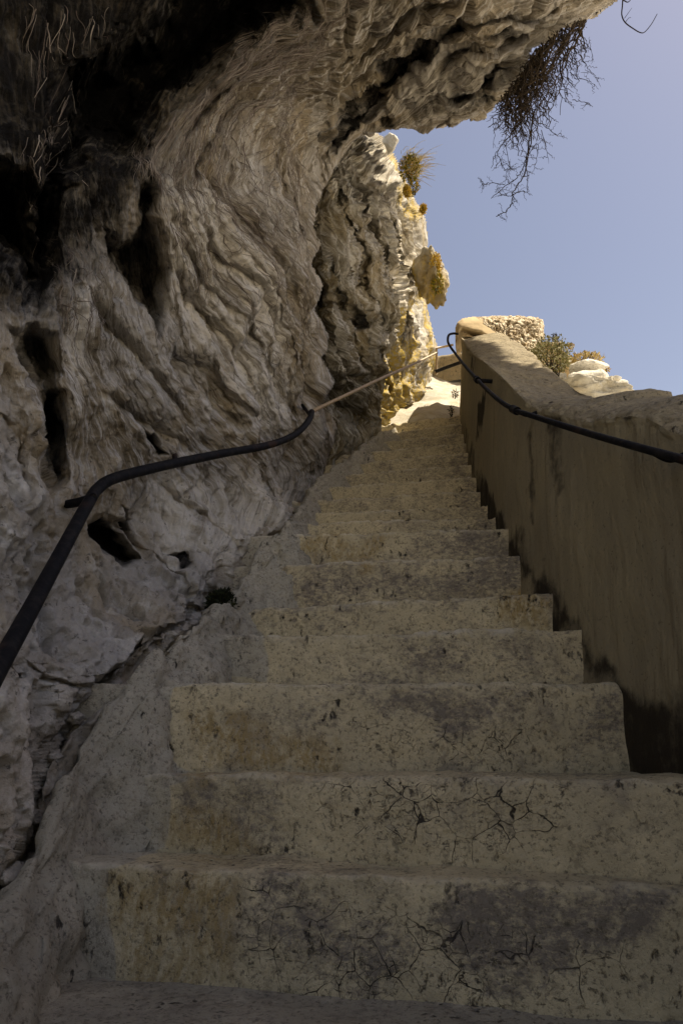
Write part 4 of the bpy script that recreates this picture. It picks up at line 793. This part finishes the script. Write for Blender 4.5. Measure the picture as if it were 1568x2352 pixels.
for (a, b, pts) in ((.0055, .0025, [(1225, 250), (1215, 330), (1205, 370), (1190, 400), (1160, 425), (1128, 455)]), (.0055, .003, [(1230, 250), (1210, 350), (1200, 400), (1182, 440), (1175, 470), (1155, 490), (1136, 498)]), (.004, .002, [(1210, 260), (1165, 310), (1142, 350), (1130, 385)]),
                    (.0045, .002, [(1215, 300), (1208, 370), (1210, 410), (1208, 443)]), (.0035, .0015, [(1205, 370), (1235, 330), (1230, 370), (1222, 400)]), (.003, .0012, [(1160, 425), (1125, 420), (1107, 425), (1103, 445)]), (.003, .001, [(1190, 440), (1170, 450), (1155, 448), (1130, 452)]),
                    (.0035, .0015, [(1180, 445), (1200, 440), (1208, 440)]), (.003, .001, [(1320, 110), (1345, 150), (1365, 175), (1380, 200)]), (.003, .001, [(1330, 90), (1355, 110), (1362, 140)]), (.003, .001, [(1320, 180), (1350, 185), (1378, 205)]), (.003, .001, [(1310, 230), (1345, 235), (1362, 245)]),
                    (.003, .001, [(1240, 300), (1258, 345), (1262, 375)]), (.003, .001, [(1250, 290), (1275, 310), (1290, 300)]), (.003, .001, [(1142, 350), (1150, 380), (1165, 400), (1160, 425)]), (.0025, .001, [(1160, 330), (1170, 380), (1165, 410)]), (.0025, .001, [(1130, 385), (1150, 370), (1175, 390), (1195, 380)])):
    q = catmull([(x+rs.normal()*2, y, 0) for x, y in pts], 6); z_ = 4.3+rs.uniform(-.1, .1); w = np.stack([P(x+rs.normal()*1.2, y+rs.normal()*1.2, z_) for x, y, _ in q]); V, Fq = tube(w, np.linspace(a*.8, b*.8, len(w)), 5); s.add(V, Fq, .2)
    for j in range(3, len(q)-2, 2):
        aa = rs.uniform(0, 6.28); strand(q[j][0], q[j][1], q[j][0]+22*math.cos(aa), q[j][1]+22*math.sin(aa), z_, 1.5, .0018, .0008, 7, .2, 1)
adopt(s.build('branches', MAT['twig']), root)
s2 = Soup()
for k in range(10):
    u = rs.uniform(4, len(att)-1.001); i = int(u); a0 = att[i]*(1-u+i)+att[i+1]*(u-i); V, Fq, R = leaf_cluster('', (0, 0, 0), (.035, .05, .03), 50, .006, None, 100+k); s2.add(V+P(a0[0]-4, a0[1]+8, 4.3+rs.normal()*.05), Fq, rs.uniform())
adopt(s2.build('dead_leaves', MAT['twig'], None, False), root)
# curled twig at top right
tw = tag(empty('twig', P(1430, -10, 4.2)), 'single curled bare twig dangling into the sky at the top right corner', 'twig')
def px_tube(pts, z, r0_, r1_, nm='stem'):
    w = catmull([P(x, y, z) for x, y in pts], 8); V, Fq = tube(w, np.linspace(r0_, r1_, len(w)), 6); return V, Fq
s = Soup(); s.add(*px_tube([(1450, -90), (1432, -20), (1428, 15), (1427, 35), (1435, 52), (1455, 67), (1470, 75), (1480, 73), (1495, 55), (1508, 32)], 4.2, .005, .002)); s.add(*px_tube([(1430, 0), (1440, 5), (1447, 0)], 4.2, .004, .002)); adopt(s.build('stem', MAT['twig']), tw)
s = Soup(); s.add(*px_tube([(1433, 42), (1443, 28), (1450, 18)], 4.2, .002, .001)); s.add(*px_tube([(1436, 50), (1442, 42), (1448, 40)], 4.2, .002, .001)); adopt(s.build('twiglet', MAT['twig']), tw)

# ------------------------------------------------------------------ dried roots matted on the rock
REG = [([(300, 330), (470, 210), (560, 110), (740, 20), (800, 20), (780, 120), (700, 250), (700, 380), (680, 560), (600, 560), (500, 430), (400, 420)], 1100, 60), ([(60, 300), (230, 100), (280, 60), (260, 120), (160, 230), (170, 400), (120, 560), (60, 420)], 110, 45), ([(120, 560), (160, 480), (240, 600), (260, 760), (190, 800), (140, 700)], 90, 45),
       ([(380, 460), (560, 440), (680, 620), (740, 860), (680, 900), (560, 700), (430, 650)], 320, 45), ([(560, 60), (720, -20), (860, -20), (760, 80), (600, 190)], 420, 90), ([(60, 0), (290, 0), (250, 90), (120, 160)], 40, 70)]
s = Soup(); rs = np.random.default_rng(31)
for pl, N, Lp in REG:
    pa = np.array(pl); c = 0
    cand = rs.uniform(pa.min(0), pa.max(0), size=(N*4, 2)); cand = cand[sdf(cand[:, 0], cand[:, 1], pl) > 0][:N]
    n = 11; L = Lp*rs.uniform(.5, 1.8, len(cand)); x = cand[:, 0].copy(); y = cand[:, 1].copy(); lift = rs.uniform(.0, .022, len(cand)); ang = rs.normal(size=len(cand))*.22; ok = np.ones(len(cand), bool); PT = []
    for i in range(n):
        e = 6.; gx_ = TF(x+e, y)-TF(x-e, y); gy_ = TF(x, y+e)-TF(x, y-e); d = np.stack([-gy_, gx_], -1); d /= np.linalg.norm(d, axis=1)[:, None]+1e-9
        d *= np.where(d[:, 1] < 0, -1, 1)[:, None]; ang = ang+rs.normal(size=len(cand))*.10; ca, sa = np.cos(ang), np.sin(ang); d = np.stack([ca*d[:, 0]-sa*d[:, 1], sa*d[:, 0]+ca*d[:, 1]], -1)
        p, nn, ins = lookA(x, y); ok &= ins; PT.append(p+nn*(.003+lift*math.sin(math.pi*i/(n-1)))[:, None]); x = x+d[:, 0]*L/n; y = y+d[:, 1]*L/n
    PT = np.stack(PT, 1); ok &= np.linalg.norm(np.diff(PT, axis=1), axis=2).max(1) < .16
    for pts in PT[ok]:
        pts[1:-1] = .5*pts[1:-1]+.25*(pts[:-2]+pts[2:]); V, Fq = tube(pts, np.linspace(1, .5, n)*rs.choice([.0010, .0015, .0024], p=[.6, .3, .1]), 3); s.add(V, Fq, rs.uniform())
tag(s.build('dried_roots', MAT['root']), 'pale wispy dried roots matted over the shaded rock under the overhang', None, None, 'stuff')

# ------------------------------------------------------------------ stones and flakes lying in the gutter between cliff and skirt
GS = [(60, 1880, 60), (115, 1740, 46), (25, 2010, 70), (165, 1650, 40), (200, 1590, 30), (300, 1520, 26), (240, 1545, 20)]
for i, (x, y, w) in enumerate(GS[:4]):
    p = Pramp(x+12, y, -.02); zc = proj(p)[2]; r_ = w/F*zc/2
    tag(lump('gutter_stone', p, r_, MAT['rock'], 50+i, 4, .3, 1.6, 4, sc=(.8, 1.5, .7)), ['flat grey stone wedged in the gutter beside the second riser', 'rounded grey stone in the gutter beside the third step', 'lowest and largest stone in the gutter at the left picture edge', 'small stone in the gutter just above the rounded one'][i], 'stone', 'stones lodged in the gutter')

# ------------------------------------------------------------------ world, sun, camera
SUN_EL = math.radians(63); SUN_AZ = math.radians(87)   # azimuth from +Y towards +X
w = bpy.data.worlds.new('World'); bpy.context.scene.world = w; w.use_nodes = True; nt = w.node_tree; bg = nt.nodes['Background']
sky = nt.nodes.new('ShaderNodeTexSky'); sky.sky_type = 'NISHITA'; sky.sun_disc = False; sky.sun_elevation = SUN_EL; sky.sun_rotation = SUN_AZ; sky.air_density = 1.; sky.dust_density = .6; sky.ozone_density = 1.
mx = nt.nodes.new('ShaderNodeMix'); mx.data_type = 'RGBA'; mx.blend_type = 'MULTIPLY'; mx.inputs[0].default_value = 1.; nt.links.new(sky.outputs[0], mx.inputs[6]); mx.inputs[7].default_value = (1.40, 1.07, .88, 1)
nt.links.new(mx.outputs[2], bg.inputs[0]); bg.inputs[1].default_value = .07
sl = bpy.data.lights.new('sun', 'SUN'); sl.energy = 5.; sl.angle = math.radians(.5); sl.color = (1, .87, .66)
so = bpy.data.objects.new('sun', sl); C.objects.link(so)
dv = np.array([math.sin(SUN_AZ)*math.cos(SUN_EL), math.cos(SUN_AZ)*math.cos(SUN_EL), math.sin(SUN_EL)])
from mathutils import Vector
so.rotation_euler = Vector(dv).to_track_quat('Z', 'Y').to_euler()
cam = bpy.data.cameras.new('camera'); co = bpy.data.objects.new('camera', cam); C.objects.link(co); co.location = (0, 0, CH); co.rotation_euler = (math.pi/2+PITCH, 0, 0)
cam.sensor_fit = 'VERTICAL'; cam.sensor_height = 36.; cam.lens = 36*F/2352; cam.clip_start = .02; cam.clip_end = 2000
sc = bpy.context.scene; sc.camera = co
sc.view_settings.view_transform = 'Standard'; sc.view_settings.look = 'None'; sc.view_settings.gamma = 1; sc.view_settings.exposure = 1.15
print('SCENE DONE', time.time()-_t0)
